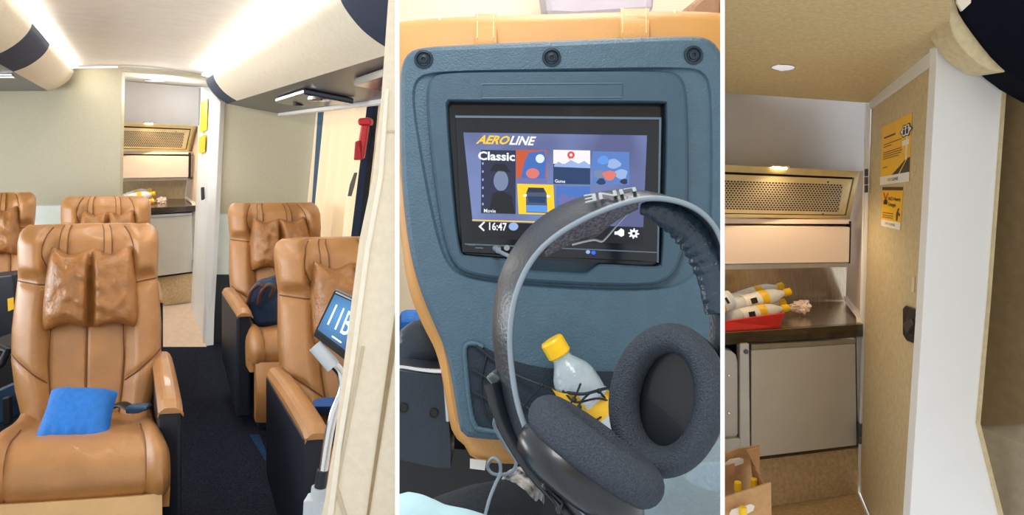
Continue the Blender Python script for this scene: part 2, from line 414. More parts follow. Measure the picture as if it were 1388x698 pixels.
# emergency hammer
t = thing('emergency_hammer', 'red emergency hammer hanging on the navy window pillar', 'hammer', P(490, 218, 4.68))
fin('handle', pp([(489, 168), (499, 168), (492, 216), (481, 216)], 4.66, (0.005, 0.05, 0)), RED, t, bevel=0.012)
fin('head', pp([(486, 160), (500, 159), (503, 163), (502, 170), (486, 170), (484, 165)], 4.65, (0.005, 0.07, 0)), RED, t, bevel=0.01)
fin('bracket', pp([(481, 192), (487, 190), (490, 217), (479, 217)], 4.63, (0, 0.03, 0)), mat('red_bracket', (178, 18, 28), 0.35, var=0.05, scale=20), t, bevel=0.006)
fin('strap', pp([(480, 234), (484, 234), (480, 252), (476, 266), (471, 266), (474, 250)], 4.66, (0, 0.015, 0)), mat('grey_strap', (92, 90, 84), 0.6, var=0.1, scale=30), t, bevel=0.003)

# ---- near wall panel at the right
PW = 1.9
struct('wall_panel', pp([(529, -40), (541, -40), (541, 740), (427, 740), (440, 680), (454, 590), (468, 477), (487, 326), (505, 240), (517, 131)], PW, (0.05, 0.05, 0)), mat('ivory_laminate', (226, 214, 190), 0.5, var=0.035, scale=60, bump=0.06, bscale=200), clip=1)
struct('trim_7', pp([(522, 120), (527, 120), (519, 240), (501, 340), (481, 490), (462, 610), (447, 740), (438, 740), (455, 610), (474, 490), (494, 340), (512, 240)], PW - 0.012, (0, 0.014, 0)), mat('ivory_trim', (236, 228, 208), 0.45, var=0.03, scale=40), clip=1, bevel=0.004)
struct('trim_8', pp([(536, 420), (541, 400), (541, 440), (500, 700), (494, 740), (491, 740)], PW - 0.004, (0, 0.006, 0)), mat('brown_seam', (150, 128, 92), 0.6, var=0.1, scale=30), clip=1)
struct('trim_9', pp([(490, 470), (494, 470), (458, 660), (482, 740), (476, 740), (453, 662)], PW - 0.004, (0, 0.006, 0)), mat('ivory_groove', (196, 184, 158), 0.6, var=0.05, scale=30), clip=1)
struct('trim_10', pp([(523, 177), (541, 177), (541, 179.5), (523, 179.5)], PW - 0.004, (0, 0.006, 0)), mat('ivory_groove', (196, 184, 158)), clip=1)

# ---- seats
EU = V((math.cos(math.radians(9)), math.sin(math.radians(9)), 0))
EV = V((-AX.x, -1.0, 0))                    # towards the seat's front, per metre of depth
HW = [(a, b * .95) for a, b in [(0, .25), (.05, .275), (.15, .30), (.3, .322), (.45, .326), (.6, .318), (.72, .31), (.8, .315), (.9, .318), (.95, .312), (.98, .297), (1, .27)]]
GROOVES = [[(.52, 0), (.50, .3), (.47, .62)], [(.0, 0), (.0, .62)], [(.56, .99), (.62, .92), (.64, .84), (.5, .72)], [(1.0, .705), (.6, .69)], [(1.0, .34), (.75, .27), (.54, .2)]]
def seat(label, O, ztop, arms=(-1, 1), clip=None, leg=True, group='tan leather coach seats', low=True, cushion_label=None):
    root = thing('coach_seat', label, 'seat', V((O.x, O.y, 0)) + EV * 0.45, group)
    zt = ztop; zb = 0.44
    def W(u, v, z): return V((O.x, O.y, 0)) + EU * u + EV * v + V((0, 0, z))
    def vb(t): return 0.27 * (1 - t) ** 1.1 - 0.03 * sm(.9, 1, t)
    def front(S, T, lift=0.0):
        s = S * 2 - 1; a = abs(s)
        hw = interp(HW, T)
        edge = (1 - min(1, a) ** 7) ** 0.5 if a < 1 else 0
        tedge = (1 - sm(.9, 1.0, T) ** 2 * 0.8)
        b = 0.055 * sm(.48, .72, a) * (1 - .3 * sm(.5, .75, T)) + 0.03 * sm(.7, .8, T) * sm(.55, .75, a) + 0.012 * math.cos(s * 3)
        b -= 0.03 * math.exp(-((T - .72) / .04) ** 2) * sm(.55, .9, a)
        g = 0
        for pl in GROOVES:
            for p, q in zip(pl, pl[1:]):
                d = seg_dist((a * 1.0, T * 1.25), (p[0], p[1] * 1.25), (q[0], q[1] * 1.25))
                g = max(g, math.exp(-(d / .022) ** 2))
        depth = (0.05 + b - 0.012 * g) * edge * tedge
        nz = noise.noise(V((s * 3, T * 5, O.x))) * 0.004
        return W(s * hw, vb(T) + depth + nz + lift, zb + (zt - zb) * T)
    def back(S, T):
        s = S * 2 - 1; hw = interp(HW, T) * 0.97
        return W(s * hw, vb(T) - 0.10 * (1 - abs(s) ** 4) ** .5 - 0.02, zb + (zt - zb) * T - 0.01 * T)
    bm = bmesh.new(); sheet(bm, front, back, 64, 80)
    br = fin('backrest', bm, LEATHER, root, smooth=True, clip=clip)
    for pl in GROOVES:
        for sg in ((1,) if pl[0][0] == 0 else (-1, 1)):
            bm = bmesh.new(); q_ = cat_rom([V((p[0] * .985, min(p[1], .985), 0)) for p in pl], 8)
            tube(bm, [front((sg * p.x + 1) / 2, p.y, .004) for p in q_], .0028, 6); fin('seam', bm, SEAM, br, smooth=True, clip=clip)
    # straps that carry the head pillow
    for u0 in (-.40, .22):
        def st(s, t): return front((u0 + .11 * s + 1) / 2, .80 + .195 * t, 0.009)
        bm = bmesh.new(); sheet(bm, st, lambda s, t: st(s, t) + EV * -0.014, 4, 10)
        stp = fin('strap', bm, LEATHER, br, smooth=True, clip=clip)
        for e_ in (0, 1):
            bm = bmesh.new(); tube(bm, [st(e_, k / 10) for k in range(11)], .0024, 6); fin('edge_seam', bm, SEAM, br, smooth=True, clip=clip)
    # two-lobed head pillow
    def hp(S, T, sgn=1):
        s = S * 2 - 1; t = T * 2 - 1
        hw = (.205 - .028 * T)
        u = s * hw * (1 - .06 * t ** 4)
        z0 = zb + (zt - zb) * .47; z1 = zb + (zt - zb) * .87; u += .014
        z = z0 + (z1 - z0) * T + 0.02 * (1 - abs(s)) * -t * .5 + 0.014 * math.cos(s * math.pi * 2) * (1 if t < 0 else -1) * (-1) * abs(t) ** 3
        puff = max(0, (1 - s ** 6)) ** .5 * max(0, (1 - t ** 4)) ** .5
        crease = math.exp(-(s / .085) ** 2)
        wr = noise.noise(V((s * 5 + O.x, T * 7, 3))) * .010 + .006 * math.sin(T * 22 + s * 6 + 3 * noise.noise(V((s * 2, T * 3, 1)))) * math.exp(-((abs(s) - .15) / .35) ** 2)
        d = puff * (.105 - .075 * crease + wr) if sgn > 0 else -0.02 * puff
        return W(u, vb(.64) + (vb(.45) - vb(.8)) * (.5 - T) + .055 + d, z)
    bm = bmesh.new(); sheet(bm, hp, lambda s, t: hp(s, t, -1), 56, 40)
    fin('head_pillow', bm, LEATHER_D, root, smooth=True, clip=clip)
    if low:
        prof = [(.12, .455), (.3, .465), (.5, .495), (.68, .535), (.80, .555), (.88, .55), (.935, .525), (.965, .475), (.96, .43), (.94, .405)]
        pts = cat_rom([V((a, b, 0)) for a, b in prof], 5)
        def cu(S, T):
            s = S * 2 - 1; a = abs(s); x = T * (len(pts) - 1); i = min(int(x), len(pts) - 2); p = pts[i].lerp(pts[i + 1], x - i)
            hw = .275 + .03 * sm(.1, .6, T)
            n = V((0, 1)) ; nrm = pts[min(i + 1, len(pts) - 1)] - pts[i]; nv, nz_ = -nrm.y, nrm.x; l = math.hypot(nv, nz_) + 1e-9; nv /= l; nz_ /= l
            b = .028 * math.exp(-((a - .86) / .12) ** 2) * (1 - .5 * sm(.6, 1, T)) - .013 * math.exp(-((a - .74) / .03) ** 2) * sm(.25, .4, T) + .012 * (1 - s * s) - .035 * sm(.9, 1.0, a) ** 2
            b += .005 * noise.noise(V((s * 4, T * 6, 7)))
            return W(s * hw, p.x + nv * b, p.y + nz_ * b)
        def cub(S, T):
            s = S * 2 - 1; hw = .27 + .03 * sm(.1, .6, T)
            v = .12 + T * .82
            return W(s * hw, v, .36)
        bm = bmesh.new(); sheet(bm, cu, cub, 44, 44); cs = fin('seat_cushion', bm, LEATHER, root, smooth=True, clip=clip)
        for sg in (-1, 1):
            bm = bmesh.new(); tube(bm, [cu((sg * .74 + 1) / 2, .3 + .69 * k / 30) + V((0, 0, .003)) for k in range(31)], .003, 6); fin('seam', bm, SEAM, cs, smooth=True, clip=clip)
        if leg:
            def lg(S, T):
                s = S * 2 - 1
                return W(s * .275, .97 + .05 * math.sin(math.pi * T) + .02 * (1 - s ** 8), .425 - .33 * T)
            def lgb(S, T):
                s = S * 2 - 1; return W(s * .27, .90, .40 - .30 * T)
            bm = bmesh.new(); sheet(bm, lg, lgb, 16, 14); fin('leg_rest', bm, LEATHER_SUN if len(arms) and arms[0] == 1 and O.y < 4 else LEATHER, root, smooth=True, clip=clip)
        bm = bmesh.new(); prism([W(-.24, .15, .02), W(.24, .15, .02), W(.24, .85, .02), W(-.24, .85, .02)], (0, 0, .35), bm)
        fin('base', bm, NAVY_PL, root, clip=clip)
    for a in arms:
        body = [W(a * .31 - .04, .10, .645), W(a * .31 - .04, .10, .22), W(a * .31 - .04, .8, .06), W(a * .31 - .04, .8, .645)]
        bm = prism(body, EU * .08)
        ar = fin('armrest', bm, NAVY_PL, root, clip=clip, bevel=0.015)
        def pad(S, T, sg=1):
            s = S * 2 - 1; e = (1 - s ** 4 * .5)
            h = .685 - .03 * (1 - e) * 2 - .02 * sm(.92, 1, T) + .012 * math.sin(T * 3) if sg > 0 else .645
            return W(a * .31 + s * .043, .14 + .70 * T, h)
        bm = bmesh.new(); sheet(bm, pad, lambda s, t: pad(s, t, -1), 8, 16)
        fin('arm_pad', bm, LEATHER, ar, smooth=False, clip=clip, bevel=0.006)
    return root, W, front
s1, W1, fr1 = seat('tan leather seat with a bright blue cushion lying on it', P(121, 306, 3.57), 1.6 - 104 / F * 3.57, arms=(1,))
s2, W2_, fr2 = seat('tan leather seat just behind the one holding the bright blue cushion', P(144, 266, 5.55), 1.6 - 66 / F * 5.55, arms=(1,), low=True)
s3, W3, fr3 = seat('tan leather seat against the bulkhead beside a dark armrest with yellow sticker', P(-10, 261, 5.75), 1.6 - 61 / F * 5.75, arms=(), low=True)
s4, W4, fr4 = seat('tan leather seat with a dark blue bag, in front of right bulkhead', P(371, 275, 5.26), 1.6 - 75 / F * 5.26, arms=(-1,), clip=1)
s5, W5, fr5 = seat('tan leather seat half hidden behind the seat number screen', P(466, 323, 3.42), 1.6 - 123 / F * 3.42, arms=(-1,), clip=1)

# blue cushion on the near seat
q = [P(40, 611, 2.78), P(150, 611, 2.78), P(161, 531, 3.10), P(69, 529, 3.10)]
n = qnorm(q)
def bp(S, T, sg=1):
    s = S * 2 - 1; t = T * 2 - 1
    pin = 1 - .10 * (1 - abs(s) ** 2) * abs(t) ** 3; pin2 = 1 - .10 * (1 - abs(t) ** 2) * abs(s) ** 3
    p = bil(q, .5 + .5 * s * pin2, .5 + .5 * t * pin)
    d = max(0, 1 - s ** 4) ** .6 * max(0, 1 - t ** 4) ** .6
    wr = .004 * noise.noise(V((s * 6, t * 6, 2))) * d + .006 * math.sin(s * 20 + 2) * math.exp(-((t + .95) / .25) ** 2) * d
    return p + n * ((.065 * d + wr) if sg > 0 else -.03 * d)
bm = bmesh.new(); sheet(bm, bp, lambda s, t: bp(s, t, -1), 36, 36)
fin('cushion', bm, BLUE, None, 'bright blue square cushion lying on the tan seat', 'cushion', smooth=True)
# seat belt beside it
t = thing('seat_belt', 'dark seat belt with blue buckle beside the bright blue cushion', 'seat belt', P(175, 566, 3.1))
bm = bmesh.new(); tube(bm, cat_rom([P(152, 552, 3.14), P(165, 548, 3.13), P(178, 553, 3.08), P(190, 552, 3.08)], 6), 0.022, 8, .45); fin('strap', bm, BLACK, t, smooth=True)
fin('buckle', pp([(168, 553), (180, 551), (198, 551), (200, 556), (186, 561), (170, 562)], 3.04, (0.0, 0.05, 0)), mat('blue_buckle', (44, 84, 118), 0.4, var=0.1, scale=30), t, bevel=0.008)
# console with clutter left of the near seat
t = thing('seat_console', 'dark console with yellow sticker standing beside the left seats', 'console', V(P(0, 600, 4.0).xy.to_3d()))
fin('body', pp([(-40, 378), (17, 372), (20, 384), (22, 455), (0, 475), (-40, 480)], 4.6, (0, .25, 0)), NAVY_PL, t, bevel=0.01)
fin('sticker', pp([(10, 405), (18, 403), (19, 419), (11, 422)], 4.595, (0, .003, 0)), mat('yellow_sticker', (240, 190, 30), 0.5, var=0.05, scale=30), t)
fin('lower_box', pp([(-40, 470), (16, 470), (26, 500), (24, 560), (-40, 572)], 3.9, (0, .4, 0)), BLACK, t, bevel=0.02)
fin('tray', pp([(-30, 540), (20, 518), (27, 528), (22, 566), (-30, 590)], 3.75, (0, .1, 0)), mat('blue_console', (30, 54, 80), 0.4, var=0.15, scale=20), t, bevel=0.01)
bm = bmesh.new(); tube(bm, [P(-6, 470, 3.8), P(10, 476, 3.78), P(2, 492, 3.76), P(-8, 500, 3.74)], .02, 8); fin('grip', bm, NAVY_PL, t, smooth=True)
fin('buckle', pp([(2, 540), (12, 538), (13, 575), (4, 577)], 3.7, (0, .03, 0)), BLACK, t, bevel=0.006)
# handbag on far right seat
t = thing('handbag', 'dark blue handbag with brown handles on the seat by right bulkhead', 'handbag', P(350, 425, 4.75))
fin('body', pp([(334, 395), (345, 380), (366, 378), (378, 382), (380, 440), (345, 446), (330, 425)], 4.62, (.05, .22, 0)), mat('bag_navy', (24, 52, 84), 0.55, var=0.15, scale=20, bump=.2, bscale=90), t, bevel=0.03)
for dx in (0, 14):
    bm = bmesh.new(); tube(bm, cat_rom([P(336 + dx, 412, 4.6), P(340 + dx, 396, 4.57), P(350 + dx, 386, 4.57), P(357 + dx, 390, 4.57), P(352 + dx, 402, 4.6)], 5), .012, 8)
    fin('handle', bm, mat('brown_handle', (86, 56, 42), 0.5, var=0.1, scale=30), t, smooth=True)
# bright blue cloth on the near right seat
bm = bmesh.new()
def bc(S, T, sg=1):
    s = S * 2 - 1; t_ = T * 2 - 1
    p = P(455 + 34 * s, 551, 2.95 - .2 * t_); d = max(0, 1 - s ** 4) ** .5 * max(0, 1 - t_ ** 4) ** .5
    return p + V((0, 0, (.035 * d) if sg > 0 else -.035 * d))
sheet(bm, bc, lambda s, t: bc(s, t, -1), 16, 16)
fin('cushion', bm, mat('deep_blue_fabric', (18, 66, 128), 0.7, var=0.1, scale=20), None, 'deep blue cushion on the seat behind the seat number screen', 'cushion', smooth=True, clip=1)

# ---- seat number screen on its stand
TD = 2.12
t = thing('seat_screen', 'tilted tablet showing 11B on a chrome stand', 'screen', P(418, 700, TD))
scr = pq(TD, (425, 452), (473, 487), (498, 414), (453, 393))
nq = qnorm(scr)
fin('housing', prism(scr, -nq * .03), mat('black_gloss', (14, 15, 18), 0.15, var=0.05, scale=20), t, clip=1, bevel=0.006)
lit = pq(TD, (429, 449.5), (472, 481), (494.5, 416.5), (454, 398.5))
SCRB = bpy.data.materials.new('tablet_display'); SCRB.use_nodes = True
nt = SCRB.node_tree; b = nt.nodes['Principled BSDF']
tc = nt.nodes.new('ShaderNodeTexCoord'); gr = nt.nodes.new('ShaderNodeTexGradient'); gr.gradient_type = 'SPHERICAL'
mp = nt.nodes.new('ShaderNodeMapping'); mp.inputs['Scale'].default_value = (9, 9, 9)
mp.inputs['Location'].default_value = tuple(-9 * x for x in (bil(lit, .45, .6) - V(t.location)))
rp = nt.nodes.new('ShaderNodeValToRGB'); rp.color_ramp.elements[0].color = (*lin((26, 52, 96)), 1); rp.color_ramp.elements[1].color = (*lin((96, 168, 226)), 1)
nt.links.new(tc.outputs['Object'], mp.inputs['Vector']); nt.links.new(mp.outputs['Vector'], gr.inputs['Vector']); nt.links.new(gr.outputs['Fac'], rp.inputs['Fac'])
nt.links.new(rp.outputs['Color'], b.inputs['Emission Color']); b.inputs['Emission Strength'].default_value = 0.8; b.inputs['Base Color'].default_value = (.01, .02, .05, 1); b.inputs['Roughness'].default_value = .2
dsp = fin('display', prism([p + nq * .0015 for p in lit], nq * .0006), SCRB, t, clip=1)
UIW = mat('screen_white', (240, 244, 250), 0.5, emit=(240, 244, 250), es=0.9, var=0.01, scale=3)
lq = [bil(lit, u, v) for u, v in ((.17, .30), (.80, .30), (.80, .80), (.17, .80))]
text_on('lettering', '11B', lq, UIW, dsp, off=.003, clip=1)
print_poly('bar', lit, rect(.42, .12, .72, .15), UIW, dsp, off=.003, clip=1)
fin('lower_bezel', prism(pq(TD - .005, (424, 455), (468, 489), (473, 479), (428, 445)), -nq * .03), BLACK, t, clip=1, bevel=0.004)
bm = bmesh.new(); tube(bm, [P(427, 468, TD), P(452, 497, TD)], .020, 14); fin('clamp', bm, mat('pale_grey_plastic', (190, 198, 206), 0.35, var=0.04, scale=20), t, smooth=True, clip=1)
bm = bmesh.new(); tube(bm, cat_rom([P(450, 492, TD), P(462, 506, TD + .01), P(464, 530, TD), P(452, 562, TD - .02), P(444, 600, TD - .03), P(438, 640, TD - .03)], 8), .0125, 12); fin('pole', bm, CHROME, t, smooth=True, clip=1)
bm = bmesh.new(); tube(bm, [P(437.5, 637, TD - .03), P(433.5, 664, TD - .03)], .016, 14); fin('collar', bm, NAVY_PL, t, smooth=True, clip=1)
bm = bmesh.new(); tube(bm, [P(433.5, 660, TD - .03), P(428, 704, TD - .03)], .022, 14); fin('sleeve', bm, mat('pale_grey_plastic', (190, 198, 206)), t, smooth=True, clip=1)
fin('foot', pp([(411, 679), (425, 677), (440, 682), (440, 740), (408, 740)], TD - .05, (0, .05, 0)), mat('pale_grey_plastic', (190, 198, 206)), t, bevel=0.004, clip=1)

# ================================================================== the galley (seen through the doorway and again close up)
PEACH = mat('peach_white_panel', (228, 208, 190), 0.4, var=0.02, scale=6)
GOLDF = mat('gold_vent_frame', (206, 186, 134), 0.4, 0.25, var=0.06, scale=20)
DARKH = mat('vent_dark', (40, 34, 26), 0.8, var=0.1, scale=30)
CABW = mat('cabinet_grey_white', (190, 182, 168), 0.4, var=0.02, scale=10)
FRW = mat('frame_grey', (180, 174, 164), 0.35, 0.2, var=0.04, scale=16)
YCAP = mat('yellow_cap', (250, 200, 20), 0.35, var=0.04, scale=30)
PET = mat('clear_plastic', (242, 246, 250), 0.08, var=0.02, scale=20, alpha=0.75, coat=.5)
LABW = mat('bottle_label', (238, 236, 232), 0.4, var=0.03, scale=30)
LABY = mat('bottle_label_yellow', (248, 196, 40), 0.4, var=0.08, scale=30)
PRINTK = mat('print_black', (28, 26, 24), 0.5, var=0.05, scale=40)
TISSUE = mat('tissue', (246, 226, 212), 0.9, var=0.03, scale=30, bump=.3, bscale=80)
LAMPW = mat('warm_lamp', (255, 244, 220), 0.4, emit=(255, 226, 170), es=30.0, var=0.01, scale=3)
def bottle(name, label, a, b, r, group, clip=None, m=None):
    """small water bottle lying from base a to cap end b"""
    ax = (b - a); L = ax.length; d = ax.normalized()
    t = thing(name, label, 'bottle', V((min(a.x, b.x), a.y, min(a.z, b.z) - r)), group)
    bm = bmesh.new(); lathe(bm, a, d, [(0, r * .7), (.03 * L, r * .97), (.1 * L, r), (.22 * L, r * .94), (.26 * L, r), (.62 * L, r), (.72 * L, r * .9), (.82 * L, r * .55), (.88 * L, r * .36), (.9 * L, r * .36)], 18); fin('body', bm, PET, t, smooth=True, clip=clip)
    bm = bmesh.new(); lathe(bm, a + d * L * .2, d, [(0, r * 1.01), (.001, r * 1.02), (.27 * L, r * 1.02), (.271 * L, r * 1.01)], 18); lb = fin('wrapper', bm, LABW, t, smooth=True, clip=clip)
    bm = bmesh.new(); lathe(bm, a + d * L * .471, d, [(0, r * 1.0), (.001, r * 1.02), (.12 * L, r * 1.02), (.121 * L, r * .98)], 18); fin('yellow_band', bm, LABY, t, smooth=True, clip=clip)
    # dark print block on the side that faces out
    n = (V((0, 0, CAMZ)) - a).normalized(); n = (n - d * n.dot(d)).normalized(); s = n.cross(d)
    c = a + d * L * .33 + n * r * 1.05
    q = [c - d * L * .05 - s * r * .35, c + d * L * .05 - s * r * .35, c + d * L * .05 + s * r * .35, c - d * L * .05 + s * r * .35]
    fin('print_block', prism(q, n * .0008), PRINTK, t, clip=clip)
    bm = bmesh.new(); lathe(bm, a + d * L * .885, d, [(0, r * .42), (.004, r * .46), (.11 * L, r * .46), (.115 * L, r * .4)], 14); fin('cap', bm, YCAP, t, smooth=False, clip=clip)
    return t
def perforated(q, nx, ny, bm, hole=.36):
    for j in range(ny):
        v0, v1 = j / ny, (j + 1) / ny; sh = .5 if j % 2 else 0.0
        for i in range(nx):
            u0 = (i + sh) / (nx + .5); u1 = (i + 1 + sh) / (nx + .5); uc = (u0 + u1) / 2; vc = (v0 + v1) / 2
            outer = [(u0, v0), (uc, v0), (u1, v0), (u1, vc), (u1, v1), (uc, v1), (u0, v1), (u0, vc)]
            inner = []
            for k in range(8):
                an = math.radians(-135 + 45 * k); inner.append((uc + (u1 - u0) * hole * math.cos(an), vc + (v1 - v0) * hole * math.sin(an)))
            o = [bm.verts.new(bil(q, *p)) for p in outer]; n_ = [bm.verts.new(bil(q, *p)) for p in inner]
            for k in range(8): bm.faces.new((o[k], o[(k + 1) % 8], n_[(k + 1) % 8], n_[k]))
        e = [(0, v0), (.5 / (nx + .5), v0), (.5 / (nx + .5), v1), (0, v1)] if sh else [(nx / (nx + .5), v0), (1, v0), (1, v1), (nx / (nx + .5), v1)]
        bm.faces.new([bm.verts.new(bil(q, *p)) for p in e])
    return bm
def galley(G, clip, where, big):
    def g(px, d=None): return [G(p[0], p[1], p[2] if len(p) > 2 else d) for p in px]
    def gp(px, d, ext, bm=None): return prism(g(px, d), ext, bm)
    XL = 955
    tn = 20 if big else 30
    # shell of the galley
    struct('wall_galley_back' if big else 'wall_passage_back', gp([(XL, 115, 3.86), (1178, 135, 4.05), (1176, 240, 4.05), (XL, 228, 3.86)], 0, (0, .05, 0)), mat('galley_grey_wall', (186, 182, 180), 0.45, var=0.02, scale=9), clip=clip)
    struct('wall_galley_side' if big else 'wall_passage_side', prism(g([(1150, 300, 4.2), (1150, 232, 4.2), (1176, 232, 3.9), (1172, 440, 3.78), (1146, 410, 4.35)]), (.04, .02, 0)), PEACH, clip=clip)
    struct('wall_galley_inner' if big else 'wall_passage_inner', gp([(XL, 200, 4.5), (1180, 200, 4.6), (1176, 470, 4.6), (XL, 470, 4.5)], 0, (0, .05, 0)), PEACH, clip=clip)
    # ventilation grille, leaning forward at the top
    def VT(x, y): return G(x, y, 3.74 - (y - 225) / 70 * -.16 + (x - 1070) * .0009)
    t = thing('ventilation_grille', 'gold perforated ventilation grille above the galley counter, ' + where, 'vent', VT(1070, 297))
    def ring(o, i, ext):
        bm = bmesh.new(); n = len(o)
        a = [bm.verts.new(VT(*p)) for p in o]; b = [bm.verts.new(VT(*p)) for p in i]
        a2 = [bm.verts.new(VT(*p) + V(ext)) for p in o]; b2 = [bm.verts.new(VT(*p) + V(ext)) for p in i]
        for k in range(n):
            m_ = (k + 1) % n
            bm.faces.new((a[k], a[m_], b[m_], b[k])); bm.faces.new((a2[k], b2[k], b2[m_], a2[m_])); bm.faces.new((a[k], a2[k], a2[m_], a[m_])); bm.faces.new((b[k], b[m_], b2[m_], b2[k]))
        return bm
    fin('frame', ring([(XL, 222), (1166, 232), (1152, 297), (XL, 294)], [(XL + 6, 232), (1158, 240.5), (1147, 292), (XL + 6, 290)], (0, .10, 0)), GOLDF, t, clip=clip, bevel=.004)
    inner = [(XL + 6, 288.5), (1145, 291), (1155.5, 243), (XL + 6, 235.5)]
    hole = [(XL + 8, 283.5), (1137, 287.5), (1143.5, 250), (XL + 8, 243.5)]
    fin('face_plate', ring(inner, hole, (0, .012, 0)), mat('gold_face_plate', (214, 196, 150), 0.35, 0.3, var=0.05, scale=20), t, clip=clip)
    bm = bmesh.new(); perforated([VT(*p) for p in hole], 42 if big else 36, 13 if big else 11, bm)
    tag(fin('perforated_sheet', bm, mat('perforated_metal', (190, 176, 146), 0.35, 0.4, var=0.05, scale=20), t, clip=clip, recalc=False), kind='stuff')
    fin('dark_cavity', prism([VT(*p) + V((0, .02, 0)) for p in [(XL + 2, 293), (1150, 295), (1160, 236), (XL + 2, 228)]], (0, .05, 0)), DARKH, t, clip=clip)
    for x, y in ((1122, 246.5), (1115, 290)):
        bm = bmesh.new(); lathe(bm, VT(x, y), (0, -1, 0), [(0, .006), (.002, .006), (.003, .003)], 10); fin('screw', bm, GREYB, t, clip=clip)
    # small warm lamp on the grille
    c0 = VT(1056, 226.5); t = thing('galley_lamp', 'small glowing lamp on top of the gold ventilation grille, ' + where, 'lamp', c0)
    fin('lens', prism([VT(1047, 225.5), VT(1065, 226.5), VT(1065, 229.5), VT(1047, 228.5)], (0, -.015, 0)), LAMPW, t, clip=clip)
    fin('clip', prism([VT(1044, 223.5), VT(1068, 225), VT(1068, 227), VT(1044, 225.5)], (0, -.02, 0)), CHROME, t, clip=clip)
    ld = bpy.data.lights.new('galley_lamp_light', 'SPOT'); ld.energy = 6.0 if big else 9.0; ld.spot_size = 2.7; ld.spot_blend = .6; ld.color = (1, .74, .46); ld.shadow_soft_size = .03
    lo = bpy.data.objects.new('galley_lamp_light', ld); COL.objects.link(lo); lo.parent = t; lo.location = V((0, -.08, -.02))
    # flap cabinet
    t = thing('flap_cabinet', 'peach white flap cabinet under the gold grille, ' + where, 'cabinet', G(1070, 362, 3.95))
    fin('top_rail', gp([(XL, 296), (1152, 298), (1152, 303.5), (XL, 303)], 3.9, (0, .12, 0)), PEACH, t, clip=clip)
    fin('shadow_gap', gp([(XL, 303), (1152, 303.5), (1152, 308), (XL, 306)], 3.96, (0, .05, 0)), BLACK, t, clip=clip)
    fin('door', gp([(XL, 305.5), (1152, 308), (1151, 355.5), (XL, 358.5)], 3.88, (0, .12, 0)), PEACH, t, clip=clip, bevel=.003)
    fin('bottom_rail', gp([(XL, 359), (1151, 356), (1150, 362), (XL, 366)], 3.9, (0, .10, 0)), FRW, t, clip=clip)
    fin('side_gap', gp([(1152, 300), (1154, 300), (1152.5, 357), (1151, 357)], 3.89, (0, .05, 0)), BLACK, t, clip=clip)
    # interior light under the flap that warms the steel
    # steel backsplash and counter
    t = thing('galley_counter', 'stainless steel galley counter with backsplash, ' + where, 'counter', G(1070, 460, 3.6))
    fin('backsplash', prism(g([(XL, 360, 4.28), (1148, 358, 4.42), (1144, 408.5, 4.40), (XL, 412.5, 4.26)]), (0, .03, 0)), STEEL, t, clip=clip)
    fin('worktop', prism(g([(XL, 412.5, 4.26), (1144, 408.5, 4.40), (1170, 439, 3.78), (XL, 452.5, 3.48)]), (0, 0, -.03)), STEEL, t, clip=clip)
    fin('front_edge', prism(g([(XL, 452.5, 3.48), (1170, 439, 3.78), (1170, 456, 3.78), (XL, 469, 3.48)]), (0, .03, 0)), mat('dark_steel_edge', (96, 92, 88), 0.2, 1.0, var=0.3, scale=6), t, clip=clip, bevel=.002)
    gd = prism(g([(1144, 402, 4.3), (1149, 402, 4.3), (1167, 424, 3.86), (1168, 437, 3.82), (1160, 437, 3.82), (1160, 430, 3.86), (1144, 408, 4.3)]), (.012, .0, 0))
    fin('side_guard', gd, mat('white_guard', (246, 232, 220), 0.4, var=0.02, scale=10), t, clip=clip, bevel=.003)
    # lower cabinet
    t = thing('lower_cabinet', 'grey white lower cabinet under the steel counter, ' + where, 'cabinet', G(1090, 612, 3.7))
    fin('carcass', prism(g([(XL, 470, 3.60), (1170, 456, 3.84), (1166, 606, 3.84), (XL, 632, 3.60)]), (0, .4, 0)), BLACK, t, clip=clip)
    fin('frame_post', gp([(1003, 466), (1015.5, 466), (1017, 622), (1003, 624)], 3.53, (0, .06, 0)), FRW, t, clip=clip, bevel=.003)
    fin('frame_post', gp([(1161, 457), (1170, 456), (1165.5, 606), (1163, 606)], 3.80, (0, .06, 0)), FRW, t, clip=clip, bevel=.003)
    fin('frame_rail', prism(g([(XL, 597, 3.52), (1003, 594, 3.53), (1003, 624, 3.53), (XL, 630, 3.52)]), (0, .06, 0)), FRW, t, clip=clip)
    dr = fin('door', prism(g([(1018.5, 474.5, 3.54), (1159.5, 465.5, 3.78), (1161.5, 603.5, 3.78), (1018.5, 620.5, 3.54)]), (0, .03, 0)), CABW, t, clip=clip, bevel=.003)
    fin('door_edge_strip', prism(g([(1018.5, 467.5, 3.53), (1160, 459.5, 3.77), (1160, 465, 3.77), (1018.5, 474, 3.53)]), (0, .03, 0)), ALU, dr, clip=clip)
    bm = bmesh.new(); lathe(bm, G(1011, 476.5, 3.53), (0, -1, 0), [(0, .011), (.004, .011), (.007, .007)], 14); fin('lock', bm, GREYB, t, clip=clip)
    fin('hinge', prism(g([(1162.5, 574), (1166.5, 574), (1166.5, 606), (1162.5, 607)], 3.77), (0, .02, 0)), GREYB, t, clip=clip)
    # appliance at the left
    t = thing('appliance', 'grey rounded appliance door beside the lower cabinet, ' + where, 'appliance', G(985, 596, 3.55))
    oc = [(XL, 474), (985, 474), (992, 476), (997.5, 481), (1000, 490), (1000.5, 588), (998, 592), (XL, 596)]
    fin('door', gp(oc, 3.55, (0, .05, 0)), CABW, t, clip=clip, bevel=.004)
    for y in (509, 560):
        bm = bmesh.new(); lathe(bm, G(988, y, 3.55), (0, -1, 0), [(0, .007), (.004, .006), (.005, .003)], 10); fin('screw', bm, CHROME, t, clip=clip)
